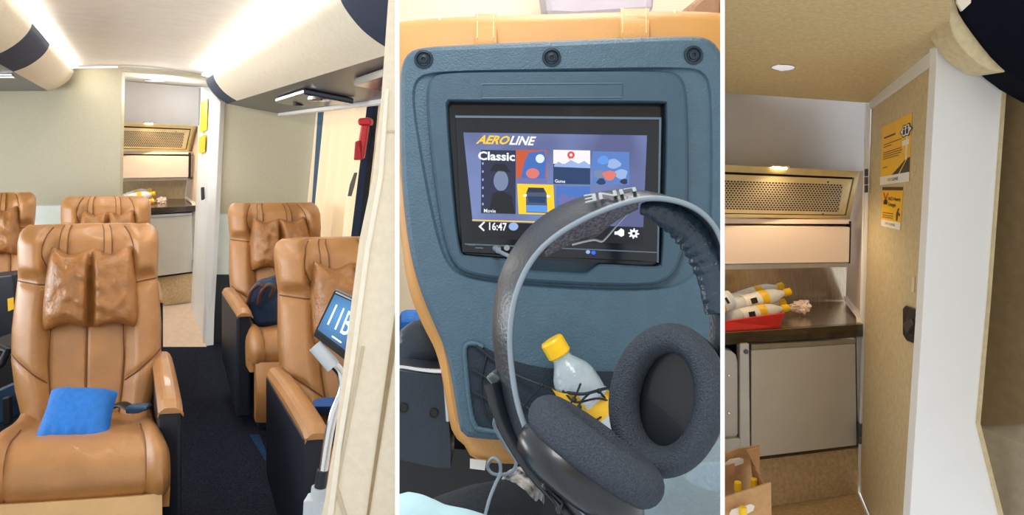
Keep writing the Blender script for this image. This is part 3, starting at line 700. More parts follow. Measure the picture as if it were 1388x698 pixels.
    # carpeted plinth
    struct('baseboard_galley' if big else 'baseboard_passage', prism(g([(XL, 632, 3.55), (1163.5, 607, 3.80), (1163, 668, 3.72), (XL, 700, 3.5)]), (0, .05, 0)), CARPET_T, clip=clip)
    # red tray with bottles, tissue
    t = thing('serving_tray', 'red plastic serving tray full of water bottles, ' + where, 'tray', G(1020, 447, 3.62))
    fin('front_rim', prism(g([(XL, 439, 3.55), (1063.5, 424, 3.71), (1055, 444, 3.69), (XL, 453.5, 3.51)]), (0, .012, 0)), RED, t, clip=clip, bevel=.003)
    fin('end_rim', prism(g([(1063.5, 425, 3.74), (1055, 444, 3.72), (1050, 428, 4.06), (1056, 412, 4.1)]), (-.01, 0, 0)), RED, t, clip=clip)
    fin('base', prism(g([(XL, 453.5, 3.54), (1055, 444, 3.72), (1050, 428, 4.05), (XL, 430, 4.0)]), (0, 0, .006)), RED, t, clip=clip)
    k = 1.0 if big else 1.2
    gr = 'water bottles on the red tray, ' + where
    bottle('water_bottle', 'clear water bottle lying uppermost on the red tray, ' + where, G(990, 416, 3.84), G(1071, 395, 3.92), .040 * k, gr, clip)
    bottle('water_bottle', 'clear water bottle lying at the back of the red tray, ' + where, G(988, 410, 3.98), G(1061, 387, 4.04), .040 * k, gr, clip)
    bottle('water_bottle', 'clear water bottle lying along the front rim of red tray, ' + where, G(985, 433, 3.72), G(1068, 417, 3.84), .040 * k, gr, clip)
    bottle('water_bottle', 'clear water bottle wedged beneath the uppermost one on red tray, ' + where, G(984, 430, 3.88), G(1064, 409, 3.94), .038 * k, gr, clip)
    bottle('water_bottle', 'clear water bottle pointing away at the end of red tray, ' + where, G(992, 404, 3.72), G(962, 420, 3.70), .044 * k, gr, clip)
    bm = bmesh.new(); bmesh.ops.create_icosphere(bm, subdivisions=4, radius=1)
    c = G(1086, 416, 3.98); ex = (G(1099, 416, 3.98) - c).length
    for v in bm.verts:
        n_ = v.co.copy(); f_ = 1 + .55 * noise.noise(n_ * 2.2 + V((3, 1, 2))) + .2 * noise.noise(n_ * 6)
        v.co = c + V((n_.x * f_ * ex * (1.15 if n_.x < 0 else .9), n_.y * f_ * ex * .8, n_.z * f_ * ex * .62 * (1 + .25 * n_.x)))
    fin('crumpled_tissue', bm, TISSUE, None, 'crumpled pale tissue lying on the steel counter, ' + where, 'tissue', smooth=False, clip=clip)

YM = [(100, 100), (228, 168), (300, 207), (362, 244), (410, 270), (447, 281), (462, 290), (612, 373), (667, 407), (720, 440)]
def G1(px, py, d): return P(263 + (px - 1166) * .55, interp(YM, py), 7.2 + (d - 3.6) * 1.2)
galley(G1, None, 'seen through the cabin doorway', False)
def G3(px, py, d): return P(px, py, d)
galley(G3, 3, 'beside the gold door', True)

# ---- notices on the doors
YEL = mat('notice_yellow', (252, 196, 22), 0.5, var=0.02, scale=8)
PAPER = mat('notice_white', (244, 244, 240), 0.5, var=0.01, scale=8)
ROADK = mat('notice_road', (44, 44, 44), 0.5, var=0.05, scale=20)
GOLDT = mat('notice_gold', (226, 176, 60), 0.5, var=0.02, scale=8)
GREYT = mat('notice_text', (112, 84, 20), 0.5, var=0.02, scale=8)
def notice1(q, label, full=True):
    n = qnorm(q)
    bm = prism(q, n * .0012)
    o = fin('door_notice', bm, YEL, None, label, 'notice')
    print_poly('white_footer', q, rect(0, 0, 1, .14), PAPER, o, .0016)
    if full:
        print_poly('road', q, [(.42, .14), (1, .14), (1, .36), (.86, .34), (.70, .26)], ROADK, o, .0016)
        print_poly('road_edge', q, [(.66, .14), (.70, .14), (.93, .35), (.90, .345)], YEL, o, .0022)
        print_poly('pole', q, rect(.86, .33, .90, .86), PAPER, o, .0016)
        print_poly('pole_sign', q, rect(.75, .55, .96, .63), PAPER, o, .0022)
        cl = [(.85 + (.17 + .025 * math.cos(6 * a)) * math.cos(a), .77 + (.095 + .012 * math.cos(6 * a)) * math.sin(a)) for a in [2 * math.pi * k / 36 for k in range(36)]]
        print_poly('cloud_outline', q, cl, PRINTK, o, .0022)
        print_poly('cloud', q, [(.85 + (u - .85) * .84, .77 + (v - .77) * .84) for u, v in cl], PAPER, o, .003)
        for du in (-.05, .045):
            print_poly('toilet_symbol', q, rect(.85 + du - .032, .715, .85 + du + .032, .79), PRINTK, o, .0038)
            print_poly('toilet_symbol_head', q, [(.85 + du + .028 * math.cos(a), .815 + .018 * math.sin(a)) for a in [2 * math.pi * k / 10 for k in range(10)]], PRINTK, o, .0038)
        print_poly('heading_line', q, rect(.10, .775, .50, .80), PRINTK, o, .0016)
        for v, w in ((.665, .62), (.625, .28), (.53, .62), (.495, .66), (.46, .62), (.425, .55), (.28, .18)):
            print_poly('text_line', q, rect(.09, v, .09 + w, v + .014), GREYT, o, .0016)
        text_on('lettering', 'AERO', [bil(q, *p) for p in ((.28, .045), (.46, .045), (.46, .095), (.28, .095))], GOLDT, o, .0026, bold=.02)
        text_on('lettering', 'LINE', [bil(q, *p) for p in ((.47, .045), (.66, .045), (.66, .095), (.47, .095))], PRINTK, o, .0026, bold=.02)
    return o
def notice2(q, label, full=True):
    n = qnorm(q); o = fin('door_notice', prism(q, n * .0012), YEL, None, label, 'notice')
    print_poly('white_footer', q, rect(0, 0, 1, .17), PAPER, o, .0016)
    print_poly('dark_header', q, rect(0, .92, 1, 1), mat('notice_brown', (66, 44, 22), .5, var=.05, scale=20), o, .0016)
    if full:
        text_on('lettering', 'NO Heavy', [bil(q, *p) for p in ((.34, .64), (.94, .64), (.94, .76), (.34, .76))], PRINTK, o, .002, bold=.02)
        text_on('lettering', 'Usage', [bil(q, *p) for p in ((.34, .50), (.72, .50), (.72, .62), (.34, .62))], PRINTK, o, .002, bold=.02)
        RB = mat('notice_red', (206, 78, 24), .5, var=.03, scale=20)
        print_poly('cross_bar', q, [(.06, .84), (.12, .86), (.30, .58), (.24, .57)], RB, o, .0018)
        print_poly('cross_bar', q, [(.30, .86), (.35, .84), (.14, .56), (.08, .58)], RB, o, .0022)
        print_poly('bin_symbol', q, [(.13, .56), (.28, .56), (.30, .66), (.22, .70), (.12, .66)], PRINTK, o, .003)
        for v in (.34, .28, .23):
            print_poly('text_line', q, rect(.07, v, .62, v + .02), GREYT, o, .0016)
        print_poly('figure_symbol', q, [(.78, .20), (.84, .20), (.86, .34), (.94, .32), (.95, .36), (.86, .42), (.90, .50), (.84, .50), (.76, .36)], mat('notice_brown', (66, 44, 22)), o, .0018)
        text_on('lettering', 'AERO', [bil(q, *p) for p in ((.22, .06), (.48, .06), (.48, .12), (.22, .12))], GOLDT, o, .0026, bold=.01)
        text_on('lettering', 'LINE', [bil(q, *p) for p in ((.50, .06), (.74, .06), (.74, .12), (.50, .12))], GREYB, o, .0026, bold=.01)
    return o

# ================================================================== ROOM 3: galley entrance
def plane3(a, b, c):
    n = (b - a).cross(c - a).normalized()
    def f(px, py, off=0):
        r = V(((px - CX) / F, 1, -(py - HZ) / F)); o = V((0, 0, CAMZ))
        return o + r * ((a - o).dot(n) / r.dot(n)) + n * 0
    return f, n
# gold door
DA, DB, DC = P(1181, 148, 3.78), P(1269, 86, 2.80), P(1165, 668, 3.74)
DP, DN = plane3(DA, DB, DC)
if DN.dot(V((0, 0, CAMZ)) - DA) < 0: DN = -DN
dpts = [DP(1181, 148), DP(1269, 86.5), DP(1262, 220), DP(1250, 440), DP(1233, 712), DP(1184, 712), DP(1166, 668), DP(1173, 400)]
door = struct('door_2', prism(dpts, -DN * .04), BEIGE2)
h = [(1227, 418), (1231, 414), (1247, 420), (1250, 426), (1249, 462), (1245, 467), (1232, 462), (1227, 454)]
hd = fin('handle_plate', prism([DP(*p) + DN * .002 for p in h], DN * .008), BLACK, door, bevel=.004, label='black recessed door handle')
cc = DP(1240, 437)
uu = (DP(1250, 440) - DP(1229, 440)).normalized(); vv = DN.cross(uu)
bm = bmesh.new(); rr = [[], []]
for k in range(24):
    an = 2 * math.pi * k / 24
    rr[0].append(cc + DN * .011 + uu * .075 * math.cos(an) + vv * .052 * math.sin(an)); rr[1].append(cc + DN * .004 + uu * .05 * math.cos(an) + vv * .035 * math.sin(an))
a = [bm.verts.new(p) for p in rr[0]]; b = [bm.verts.new(p) for p in rr[1]]
for k in range(24): bm.faces.new((a[k], a[(k + 1) % 24], b[(k + 1) % 24], b[k]))
bm.faces.new(b)
fin('handle_cup', bm, mat('handle_grey', (52, 58, 66), .3, var=.05, scale=20), hd, smooth=True)
fin('handle_grip', prism([DP(*p) + DN * .006 for p in [(1231, 440), (1243, 432), (1246, 440), (1236, 452)]], DN * .016), mat('handle_grey', (52, 58, 66)), hd, bevel=.004)
fin('latch_slot', prism([DP(*p) + DN * .001 for p in [(1238, 376), (1241, 375), (1240, 396), (1237, 397)]], DN * .004), mat('pale_slot', (224, 214, 186), .4, var=.03, scale=20), door, bevel=.002)
def dq(*px): return [DP(*p) + DN * .001 for p in px]
notice1(dq((1193.5, 251), (1233, 246), (1237, 152.5), (1196.5, 172)), 'tall yellow toilet notice with road drawing on the gold door')
notice2(dq((1195, 306), (1221, 312), (1225, 253.5), (1197, 253.5)), 'small yellow no heavy usage notice on the gold door')
# trim over the door, hinge post
struct('trim_11', prism([DP(1176, 139) + DN * .004, DP(1270, 64) + DN * .004, DP(1270, 84.5) + DN * .004, DP(1181, 148) + DN * .004], -DN * .05), WHITE, bevel=.004)
struct('trim_12', pp([(1174.5, 140, 3.80), (1180.5, 145, 3.76), (1173.5, 400, 3.76), (1166, 668, 3.74), (1162, 668, 3.76), (1170, 400, 3.8)], 0, (.01, .04, 0)), WHITE)
for y0, y1 in ((229, 262), (575, 603)):
    x = 1177 - (y0 - 140) * .022
    t = door
    for k in range(3):
        ya = y0 + (y1 - y0) * k / 3; yb = y0 + (y1 - y0) * (k + .92) / 3
        fin('hinge', pp([(x - 2.2, ya), (x + 2.2, ya), (x + 2, yb), (x - 2.4, yb)], 3.735, (0, .012, 0)), GREYB, t, bevel=.003)
# white partition face right of the door
D3 = 2.78
struct('wall_white', pp([(1269.5, 64), (1292, 46), (1312, 60), (1340, 84), (1363, 96), (1352, 250), (1340, 410), (1325.5, 575), (1362, 720), (1232, 720), (1250, 440), (1262, 220), (1269.5, 86)], D3, (.0, .05, 0)), WHITE, bevel=.003)
struct('trim_13', pp([(1363, 96), (1366, 99), (1355, 250), (1343, 410), (1329, 574), (1366, 720), (1361, 720), (1325, 575), (1340, 410), (1352, 250)], D3 - .012, (0, .016, 0)), BEIGE2)
# right beige wall, the locker's shade put into its colour; paler lower panel
struct('wall_far_right', prism([P(1325, 60, 2.92), P(1800, 60, 2.0), P(1800, 552, 2.0), P(1325, 577, 2.92)], (0, .05, 0)), mat('shaded_beige_wall', (118, 98, 66), .6, var=.08, scale=30, bump=.1, bscale=200))
struct('wall_far_right_lower', prism([P(1322, 576, 2.95), P(1800, 540, 2.0), P(1800, 760, 1.9), P(1352, 720, 2.86)], (.02, .05, -.02)), mat('grey_beige_panel', (160, 148, 126), .6, var=.06, scale=30, bump=.1, bscale=200))
# ceiling and floor
KP, KN = plane3(P(960, 124, 3.9), P(1176.5, 139.5, 3.82), P(1292, 45, 2.74))
if KN.z < 0: KN = -KN
struct('ceiling_galley', prism([KP(950, 123.4), KP(1176.5, 139.5), KP(1292, 45), KP(1286, 20), KP(1300, -120), KP(940, -330)], KN * .05), CEIL3, clip=3)
struct('ceiling_aisle', prism([V((.15, 1.7, 2.24)), V((1.5, 1.7, 2.24)), V((1.9, -1.6, 2.24)), V((-.3, -1.6, 2.24))], (0, 0, .05)), CEIL3, clip=3)  # unseen run of ceiling, extended to hold back ambient light
struct('floor_galley', prism([P(940, 702, 3.5), P(1163, 667.5, 3.74), P(1190, 760, 3.0), P(940, 800, 2.8)], (0, 0, -.05)), CARPET_T, clip=3)
bm = prism([DP(1165, 668) + DN * .001, DP(1184, 712) + DN * .001, DP(1182, 718) + DN * .02, DP(1162, 672) + DN * .02], DN * .008); struct('baseboard_door', bm, WHITE)
# downlights
for (c_, nd, r, lab) in ((P(210, 109.5, 7.3), V((0, 0, -1)), .10, 'small round downlight in the passage ceiling beyond the doorway'), (KP(1061.5, 91), -KN, .052, 'round white downlight in the gold fabric ceiling')):
    t = thing('downlight', lab, 'light', c_)
    bm = bmesh.new(); lathe(bm, c_ - nd * .010, nd, [(0, r), (.012, r), (.014, r * .93), (.011, r * .88)], 28); fin('rim', bm, CHROME, t, smooth=True)
    bm = bmesh.new(); lathe(bm, c_ - nd * .004, nd, [(0, r * .88), (.006, r * .88), (.009, r * .5)], 28); fin('diffuser', bm, mat('diffuser_white', (235, 236, 240), 0.4, emit=(235, 238, 246), es=.35, var=.01, scale=3), t, smooth=True)

ld = bpy.data.lights.new('passage_downlight', 'POINT'); ld.energy = 10; ld.color = (1, .97, .94); ld.shadow_soft_size = .12
lo = bpy.data.objects.new('passage_downlight', ld); COL.objects.link(lo); lo.location = P(222, 128, 7.0)
# overhead locker end, upper right
oc = [(1284, -40), (1284, 0), (1286.5, 25), (1292, 47), (1301, 61), (1312, 73.5), (1325, 85), (1338, 93), (1350, 97), (1362, 98)]
ic = [(1298, -40), (1299, 0), (1304, 17), (1312, 30), (1322, 44), (1334, 60), (1348, 77), (1361, 90), (1375, 102), (1395, 117), (1480, 165), (1700, 250)]
t = thing('overhead_locker', 'gold rimmed navy overhead locker end above the white partition', 'locker', P(1362, 98, 2.6))
fin('rim', pp(oc + [(1365, 95), (1361, 90), (1348, 77), (1334, 60), (1322, 44), (1312, 30), (1304, 17), (1299, 0), (1298, -40)], 2.62, (0, .14, 0)), BEIGE2, t, bevel=.006)
fin('navy_shell', pp(ic + [(1700, -40)], 2.60, (0, .16, 0)), mat('deep_navy', (9, 12, 22), .9, var=.1, scale=60, spec=.1), t, bevel=.004)
fin('lit_corner', pp([(1297, -20), (1318, -20), (1316, 4), (1304, 15), (1298, 4)], 2.592, (0, .01, 0)), BIN_M, t)  # pale patch puts the light on this corner into the colour

# ---- cardboard carrier with bottles
CARD = mat('cardboard', (192, 148, 98), .8, var=.07, scale=40, bump=.1, bscale=200)
CARD_D = mat('cardboard_inside', (172, 126, 80), .8, var=.07, scale=40)
t = thing('bottle_carrier', 'brown cardboard bottle carrier on the galley floor', 'carrier', P(1000, 720, 2.75))
fin('back_panel', pp([(955, 626, 2.95), (1002, 608, 2.98), (1030, 604, 3.0), (1029, 637, 3.0), (1036, 700, 3.0), (955, 720, 2.95)], 0, (0, .008, 0)), CARD, t, clip=3)
bm = pp([(982, 629), (990, 623), (1003, 621), (1008, 623), (1008, 628), (1002, 630), (985, 636)], 2.935, (0, .006, 0)); fin('handle_slot', bm, mat('slot_light', (232, 222, 208), .6, var=.03, scale=20), t, clip=3)
fin('flap', pp([(1012, 610, 2.9), (1030, 604.5, 2.99), (1029.5, 637, 2.97), (1025, 636, 2.88)], 0, (0, .006, 0)), CARD_D, t, clip=3)
fin('side_panel', prism([P(1017, 622, 2.95), P(1034, 655, 2.75), P(1040, 740, 2.75), P(1030, 740, 2.95)], (.006, .004, 0)), CARD_D, t, clip=3)
fin('front_panel', pp([(955, 683, 2.68), (1045, 654, 2.72), (1047, 760, 2.72), (955, 770, 2.68)], 0, (0, .008, 0)), CARD, t, clip=3)
fin('inner_divider', pp([(955, 640, 2.85), (996, 628, 2.87), (996, 645, 2.87), (955, 660, 2.85)], 0, (0, .006, 0)), CARD_D, t, clip=3)
fin('front_slot', pp([(989, 697), (992, 691), (1018, 683.5), (1023, 686), (1021, 692), (1012, 697), (990, 702)], 2.672, (0, .004, 0)), mat('slot_light', (232, 222, 208)), t, clip=3)
for (x, y, d, lab) in ((1000, 652, 2.80, 'yellow capped water bottle standing by the handle side of cardboard carrier'), (1022, 648, 2.83, 'yellow capped water bottle standing at the flap side of cardboard carrier'), (1007, 686, 2.668, 'yellow capped water bottle showing through the slot of cardboard carrier')):
    top = P(x, y, d); r = .013
    b_ = thing('water_bottle', lab, 'bottle', top - V((0, 0, .2)), 'bottles in the cardboard carrier')
    bm = bmesh.new(); lathe(bm, top - V((0, 0, .002)), (0, 0, -1), [(0, r * .85), (.003, r), (.03, r), (.033, r * .9)], 16); fin('cap', bm, YCAP, b_, clip=3)
    if y < 680:
        bm = bmesh.new(); lathe(bm, top - V((0, 0, .034)), (0, 0, -1), [(0, r * .8), (.012, r * .85), (.035, r * 2), (.06, r * 2.4), (.16, r * 2.4), (.165, r * 2)], 18); fin('body', bm, PET, b_, smooth=True, clip=3)
# notices and handle on the passage door seen from the cabin
fin('door_notice', pp([(273, 138, 7.1), (282, 133, 6.75), (281, 176, 6.75), (271.5, 180, 7.1)], 0, (-.004, -.004, 0)), YEL, None, 'tall yellow notice on the white door beyond the cabin doorway', 'notice')
fin('door_notice', pp([(271, 186, 7.1), (279, 182, 6.75), (278, 206, 6.75), (270, 208, 7.1)], 0, (-.004, -.004, 0)), YEL, None, 'small square yellow notice on the white door beyond the cabin doorway', 'notice')


# ================================================================== ROOM 2: back of a seat with screen and headphones
def S(px, py, dy=0.0): return P(px, py, .93 - .00008 * py + dy)
SHELL = mat('slate_blue_plastic', (70, 98, 116), .5, var=.05, scale=60, bump=.25, bscale=420)
BEZEL = mat('slate_bezel', (60, 86, 104), .42, var=.04, scale=60, bump=.12, bscale=500)
GLOSSK = mat('gloss_black', (14, 20, 28), .12, var=.05, scale=20)
def radial(poly, c, N=200):
    out = []
    for k in range(N):
        an = 2 * math.pi * k / N; dx, dy = math.cos(an), math.sin(an); best = 0
        for i in range(len(poly)):
            x1, y1 = poly[i][0] - c[0], poly[i][1] - c[1]; x2, y2 = poly[(i + 1) % len(poly)][0] - c[0], poly[(i + 1) % len(poly)][1] - c[1]
            den = dx * (y2 - y1) - dy * (x2 - x1)
            if abs(den) < 1e-9: continue
            t = (x1 * (y2 - y1) - y1 * (x2 - x1)) / den; s = (x1 * dy - y1 * dx) / den
            if -1e-6 <= s <= 1 + 1e-6 and t > best: best = t
        out.append((c[0] + dx * best, c[1] + dy * best))
    return out
def inset(o, c, px):
    r = []
    for x, y in o:
        l = math.hypot(x - c[0], y - c[1]); k = (l - px) / l; r.append((c[0] + (x - c[0]) * k, c[1] + (y - c[1]) * k))
    return r
def loft(bm, rings, cap0=False, cap1=False):
    vs = [[bm.verts.new(p) for p in r] for r in rings]; N = len(rings[0])
    for a, b in zip(vs, vs[1:]):
        for k in range(N): bm.faces.new((a[k], a[(k + 1) % N], b[(k + 1) % N], b[k]))
    if cap0: bm.faces.new(vs[0][::-1])
    if cap1: bm.faces.new(vs[-1])
    return bm
CC = (758, 245)
O0 = chaikin([(542, 130), (543, 92), (552, 72), (570, 64), (640, 60.5), (750, 55.5), (860, 51), (940, 49), (960, 52), (974, 64), (984, 90), (990, 300), (1000, 625), (850, 612), (720, 599), (638, 594), (624, 588), (620, 560), (612, 512), (604, 474), (588, 438), (571, 398), (557, 350), (548, 290), (543, 220)], 2)
AO = chaikin([(557, 135), (562, 106), (585, 96), (750, 93), (930, 90), (955, 96), (966, 120), (966, 300), (960, 345), (935, 385), (880, 396), (740, 392), (630, 380), (604, 360), (588, 310), (572, 230)], 2)
BO = chaikin([(577, 130), (583, 104), (605, 98), (750, 97), (900, 96), (924, 102), (932, 130), (933, 290), (925, 350), (905, 383), (860, 388), (740, 384), (640, 374), (615, 360), (600, 320), (585, 220)], 2)
CO = chaikin([(604.5, 137), (608, 136.5), (760, 138), (900, 138.5), (903.5, 140), (902, 250), (897, 358), (893, 362.5), (815, 358), (810, 360), (796, 371), (790, 371.5), (705, 366.5), (698, 365), (690, 352), (685, 351), (630, 346.5), (624, 344), (616, 290)], 1)
O0, AO, BO, CO = [radial(o, CC) for o in (O0, AO, BO, CO)]
def ring2(o, dy): return [S(x, y, dy) for x, y in o]
seat2 = thing('coach_seat', 'tan leather seat seen from behind with slate blue back shell and screen', 'seat', V((.06, 1.0, .5)), 'tan leather coach seats')
bm = bmesh.new()
loft(bm, [ring2(O0, .05), ring2(O0, .012), ring2(inset(O0, CC, 2), .005), ring2(inset(O0, CC, 7), 0), ring2(AO, 0), ring2(inset(AO, CC, 4), .004), ring2(BO, .005), ring2(BO, .03)])
shell = fin('back_shell', bm, SHELL, seat2, smooth=False, clip=2)
bm = bmesh.new()
loft(bm, [ring2(BO, .012), ring2(inset(BO, CC, .5), -.003), ring2(inset(BO, CC, 4), -.006), ring2([(x + (x - CC[0]) * .012, y + (y - CC[1]) * .02) for x, y in CO], -.006), ring2(CO, -.003), ring2(inset(CO, CC, 3), .016)], cap1=True)
bez = fin('screen_bezel', bm, BEZEL, seat2, clip=2)
fin('recess_floor', prism([S(607, 139, .0145), S(901, 141, .0145), S(895, 361, .0145), S(624, 345, .0145)], (0, .004, 0)), GLOSSK, bez, clip=2)
bm = bmesh.new(); tube(bm, [S(x, y, -.0065) for x, y in ((653, 114), (844, 113), (844, 132), (653, 133), (653, 114))], .0007, 6); fin('label_recess', bm, mat('bezel_line', (84, 106, 124), .4, var=.04, scale=40), bez, clip=2)
# screws
for x, y in ((574.5, 80.5), (747.5, 78), (939.5, 75)):
    bm = bmesh.new(); lathe(bm, S(x, y, .001), (0, -1, 0), [(0, .0115), (.003, .0112), (.0035, .0085), (.0015, .007), (.0015, .0055), (.004, .005), (.0045, .0025), (.002, .002)], 28)
    fin('screw', bm, mat('screw_navy', (26, 42, 58), .3, var=.05, scale=40), shell, smooth=False, clip=2)
# leather behind the shell
LE = chaikin([(515, 200), (518, 60), (530, 32), (560, 27), (600, 24), (640, 22), (760, 19), (850, 16), (960, 15), (1000, 22), (1012, 60), (1012, 660), (900, 645), (740, 630), (640, 627), (634, 606), (612, 590), (604, 540), (594, 480), (572, 440), (552, 390), (543, 320), (534, 250)], 2)
LE = radial(LE, CC); bm = bmesh.new()
loft(bm, [ring2(inset(LE, CC, 20), .17), ring2(inset(LE, CC, 6), .16), ring2(LE, .13), ring2(LE, .08), ring2(inset(LE, CC, 4), .055), ring2(inset(LE, CC, 14), .045)], cap0=True, cap1=True)
lb = fin('backrest', bm, mat('honey_leather', (204, 150, 84), .45, var=.05, scale=14, bump=.15, bscale=500), seat2, smooth=True, clip=2)
for x0, x1, yt in ((644, 673, 18.5), (841, 880, 11.5)):
    def st(s, t):
        a = math.pi * t; x = x0 + (x1 - x0) * s
        return S(x + 4 * (1 - s) * 0, yt + 40 * (1 - math.sin(a)), .095 - .062 * math.cos(a))
    bm = bmesh.new(); sheet(bm, st, lambda s, t: st(s, t) + V((0, .0, -.006)), 6, 24); fin('strap', bm, mat('honey_leather', (224, 166, 92)), lb, smooth=True, clip=2)
    for dx in (3, -4):
        x = (x0 + dx) if dx > 0 else (x1 + dx)
        bm = bmesh.new(); tube(bm, [S(x, yt + 40 * (1 - math.sin(a)) - .4, .0945 - .062 * math.cos(a)) for a in [math.pi * k / 20 for k in range(1, 12)]], .0007, 5); fin('stitching', bm, mat('pale_thread', (246, 214, 160), .7, var=.05, scale=50), lb, clip=2)
for x, y in ((596, 25), (915, 16)):
    bm = bmesh.new(); tube(bm, cat_rom([S(x, y + 1.5, .10), S(x, y, .075), S(x - 1, y + 12, .052), S(x - 2, y + 46, .05)], 5), .0016, 6); fin('seam', bm, mat('pale_thread', (246, 214, 160)), lb, smooth=True, clip=2)
fin('lower_frame', pp([(515, 600), (1000, 640), (1000, 800), (515, 800)], 1.06, (0, .12, -.3)), BLACK, seat2, clip=2)
fin('dark_box', pp([(515, 506), (650, 506), (650, 800), (515, 800)], 1.2, (0, .1, -.3)), BLACK, seat2, clip=2)  # dark box added below the seat back, covers the cream wall
# pocket with net
fin('pocket_back', prism([S(x, y, -.0006) for x, y in chaikin([(629, 470), (640, 464), (655, 470), (720, 500), (860, 505), (985, 500), (985, 606), (860, 598), (720, 588), (655, 582), (642, 575), (636, 540)], 2)], (0, .004, 0)), mat('pocket_dark', (30, 46, 60), .7, var=.1, scale=80, bump=.2, bscale=400), shell, clip=2)
bm = bmesh.new(); tube(bm, cat_rom([S(x, y, -.002) for x, y in ((655, 470), (640, 465), (630, 472), (632, 505), (637, 550), (643, 574), (656, 583), (720, 589), (860, 599), (975, 607))], 6), .003, 8); fin('pocket_rim', bm, SHELL, shell, smooth=True, clip=2)
CORD = mat('net_cord', (22, 32, 42), .6, var=.1, scale=60)
def netd(x, y):
    # the cords bulge over the bottle
    b = math.exp(-((x - 793) / 45) ** 2); return -.004 - .066 * b
nets = [[(645, 468), (690, 503), (735, 522), (765, 531), (790, 534), (815, 528), (850, 519)], [(640, 500), (680, 525), (720, 556), (760, 580)], [(745, 530), (770, 555), (800, 572), (826, 556)], [(765, 531), (780, 545), (812, 540), (835, 548)], [(787, 520), (778, 540), (760, 562), (730, 582)], [(800, 532), (785, 552), (812, 575)], [(660, 480), (652, 520), (660, 560), (690, 585)], [(690, 503), (672, 535), (668, 570)], [(735, 522), (712, 548), (690, 575)], [(640, 530), (665, 545), (700, 582)], [(812, 530), (826, 545), (842, 552)]]
for nl in nets:
    bm = bmesh.new(); tube(bm, cat_rom([S(x, y, netd(x, y)) for x, y in nl], 6), .0019 if nl is nets[0] else .0012, 6); fin('net_cord', bm, CORD, shell, smooth=True, clip=2)
bm = bmesh.new()
for x, y in ((765, 531), (778, 542), (785, 552), (735, 522), (690, 503), (812, 530)):
    bmesh.ops.create_icosphere(bm, subdivisions=2, radius=.003, matrix=Matrix.Translation(S(x, y, netd(x, y) - .001)))
tag(fin('net_knots', bm, CORD, shell, smooth=True), kind='stuff')
# monitor
mon = fin('monitor', prism([S(617, 158, -.001), S(896, 160.5, -.001), S(892.5, 356, -.001), S(625, 343, -.001)], (0, .014, 0)), GLOSSK, seat2, clip=2, bevel=.0015)
fin('monitor_edge', prism([S(617, 156.5, -.002), S(896.5, 159, -.002), S(896.3, 162, -.002), S(617.3, 159.5, -.002)], (0, .003, 0)), mat('bezel_line', (84, 106, 124)), mon)
fin('monitor_edge', prism([S(893.5, 160, -.002), S(896.5, 160, -.002), S(892.8, 356, -.002), S(890.5, 356, -.002)], (0, .003, 0)), mat('bezel_line', (84, 106, 124)), mon)
fin('lower_strip', prism([S(630, 330, -.002), S(892, 341.5, -.002), S(891.5, 343, -.002), S(630, 331.5, -.002)], (0, .002, 0)), mat('bezel_line', (84, 106, 124)), mon)
def emat(name, c, es=.8): return mat(name, tuple(int(x * .15) for x in c), .25, emit=c, es=es, var=.02, scale=4)
LQ = [S(643, 323, -.0022), S(871, 331, -.0022), S(877, 183.5, -.0022), S(628, 179.5, -.0022)]
DSP = bpy.data.materials.new('display_backdrop'); DSP.use_nodes = True
nt = DSP.node_tree; b = nt.nodes['Principled BSDF']; tc = nt.nodes.new('ShaderNodeTexCoord'); nz = nt.nodes.new('ShaderNodeTexNoise'); nz.inputs['Scale'].default_value = 9; nz.inputs['Detail'].default_value = 2
rp = nt.nodes.new('ShaderNodeValToRGB'); rp.color_ramp.elements[0].position = .36; rp.color_ramp.elements[1].position = .66
rp.color_ramp.elements[0].color = (*lin((78, 86, 132)), 1); rp.color_ramp.elements[1].color = (*lin((124, 148, 202)), 1)
nt.links.new(tc.outputs['Object'], nz.inputs['Vector']); nt.links.new(nz.outputs['Fac'], rp.inputs['Fac']); nt.links.new(rp.outputs['Color'], b.inputs['Emission Color'])
b.inputs['Emission Strength'].default_value = .8; b.inputs['Base Color'].default_value = (.02, .02, .04, 1); b.inputs['Roughness'].default_value = .2
disp = fin('display', prism(LQ, (0, .0008, 0)), DSP, mon)
_lay = [0]
def ui(name, px, m, z=1):
    _lay[0] += 1
    return fin(name, prism([S(x, y, -.0024 - .0006 * z) for x, y in px], (0, .0003, 0)), m, mon)
def uirect(name, x0, y0, x1, y1, m, z=1, r=0):
    p = [(x0, y0), (x1, y0 + (x1 - x0) * .02), (x1, y1 + (x1 - x0) * .02), (x0, y1)]
    return ui(name, p, m, z)
UW = emat('ui_white', (238, 242, 250), .9); UY = emat('ui_yellow', (252, 198, 20), .95); UN = emat('ui_navy', (34, 44, 78), .7); UO = emat('ui_orange', (206, 84, 44), .8)
UB = emat('ui_blue', (60, 110, 190), .8); UD = emat('ui_deep', (22, 60, 110), .7); UG = emat('ui_grey', (120, 134, 168), .8); UR = emat('ui_red', (230, 64, 58), .9); UL = emat('ui_pale', (150, 178, 226), .85)
UK = emat('ui_black', (16, 20, 34), .5); UM = emat('ui_mauve', (110, 112, 176), .8); USK = emat('ui_sky', (92, 150, 226), .85)
ui('status_bar', [(640.5, 300), (872, 308), (871, 331), (643, 323)], UK, 1)
ui('yellow_line', [(640, 297.5), (740, 300.5), (740, 302), (640, 299)], UY, 2)
text_on('lettering', 'AERO', [S(645, 195, -.004), S(689, 196.2, -.004), S(692, 184.2, -.004), S(648, 183, -.004)], UY, mon, off=.0006, bold=.03, shear=.25)
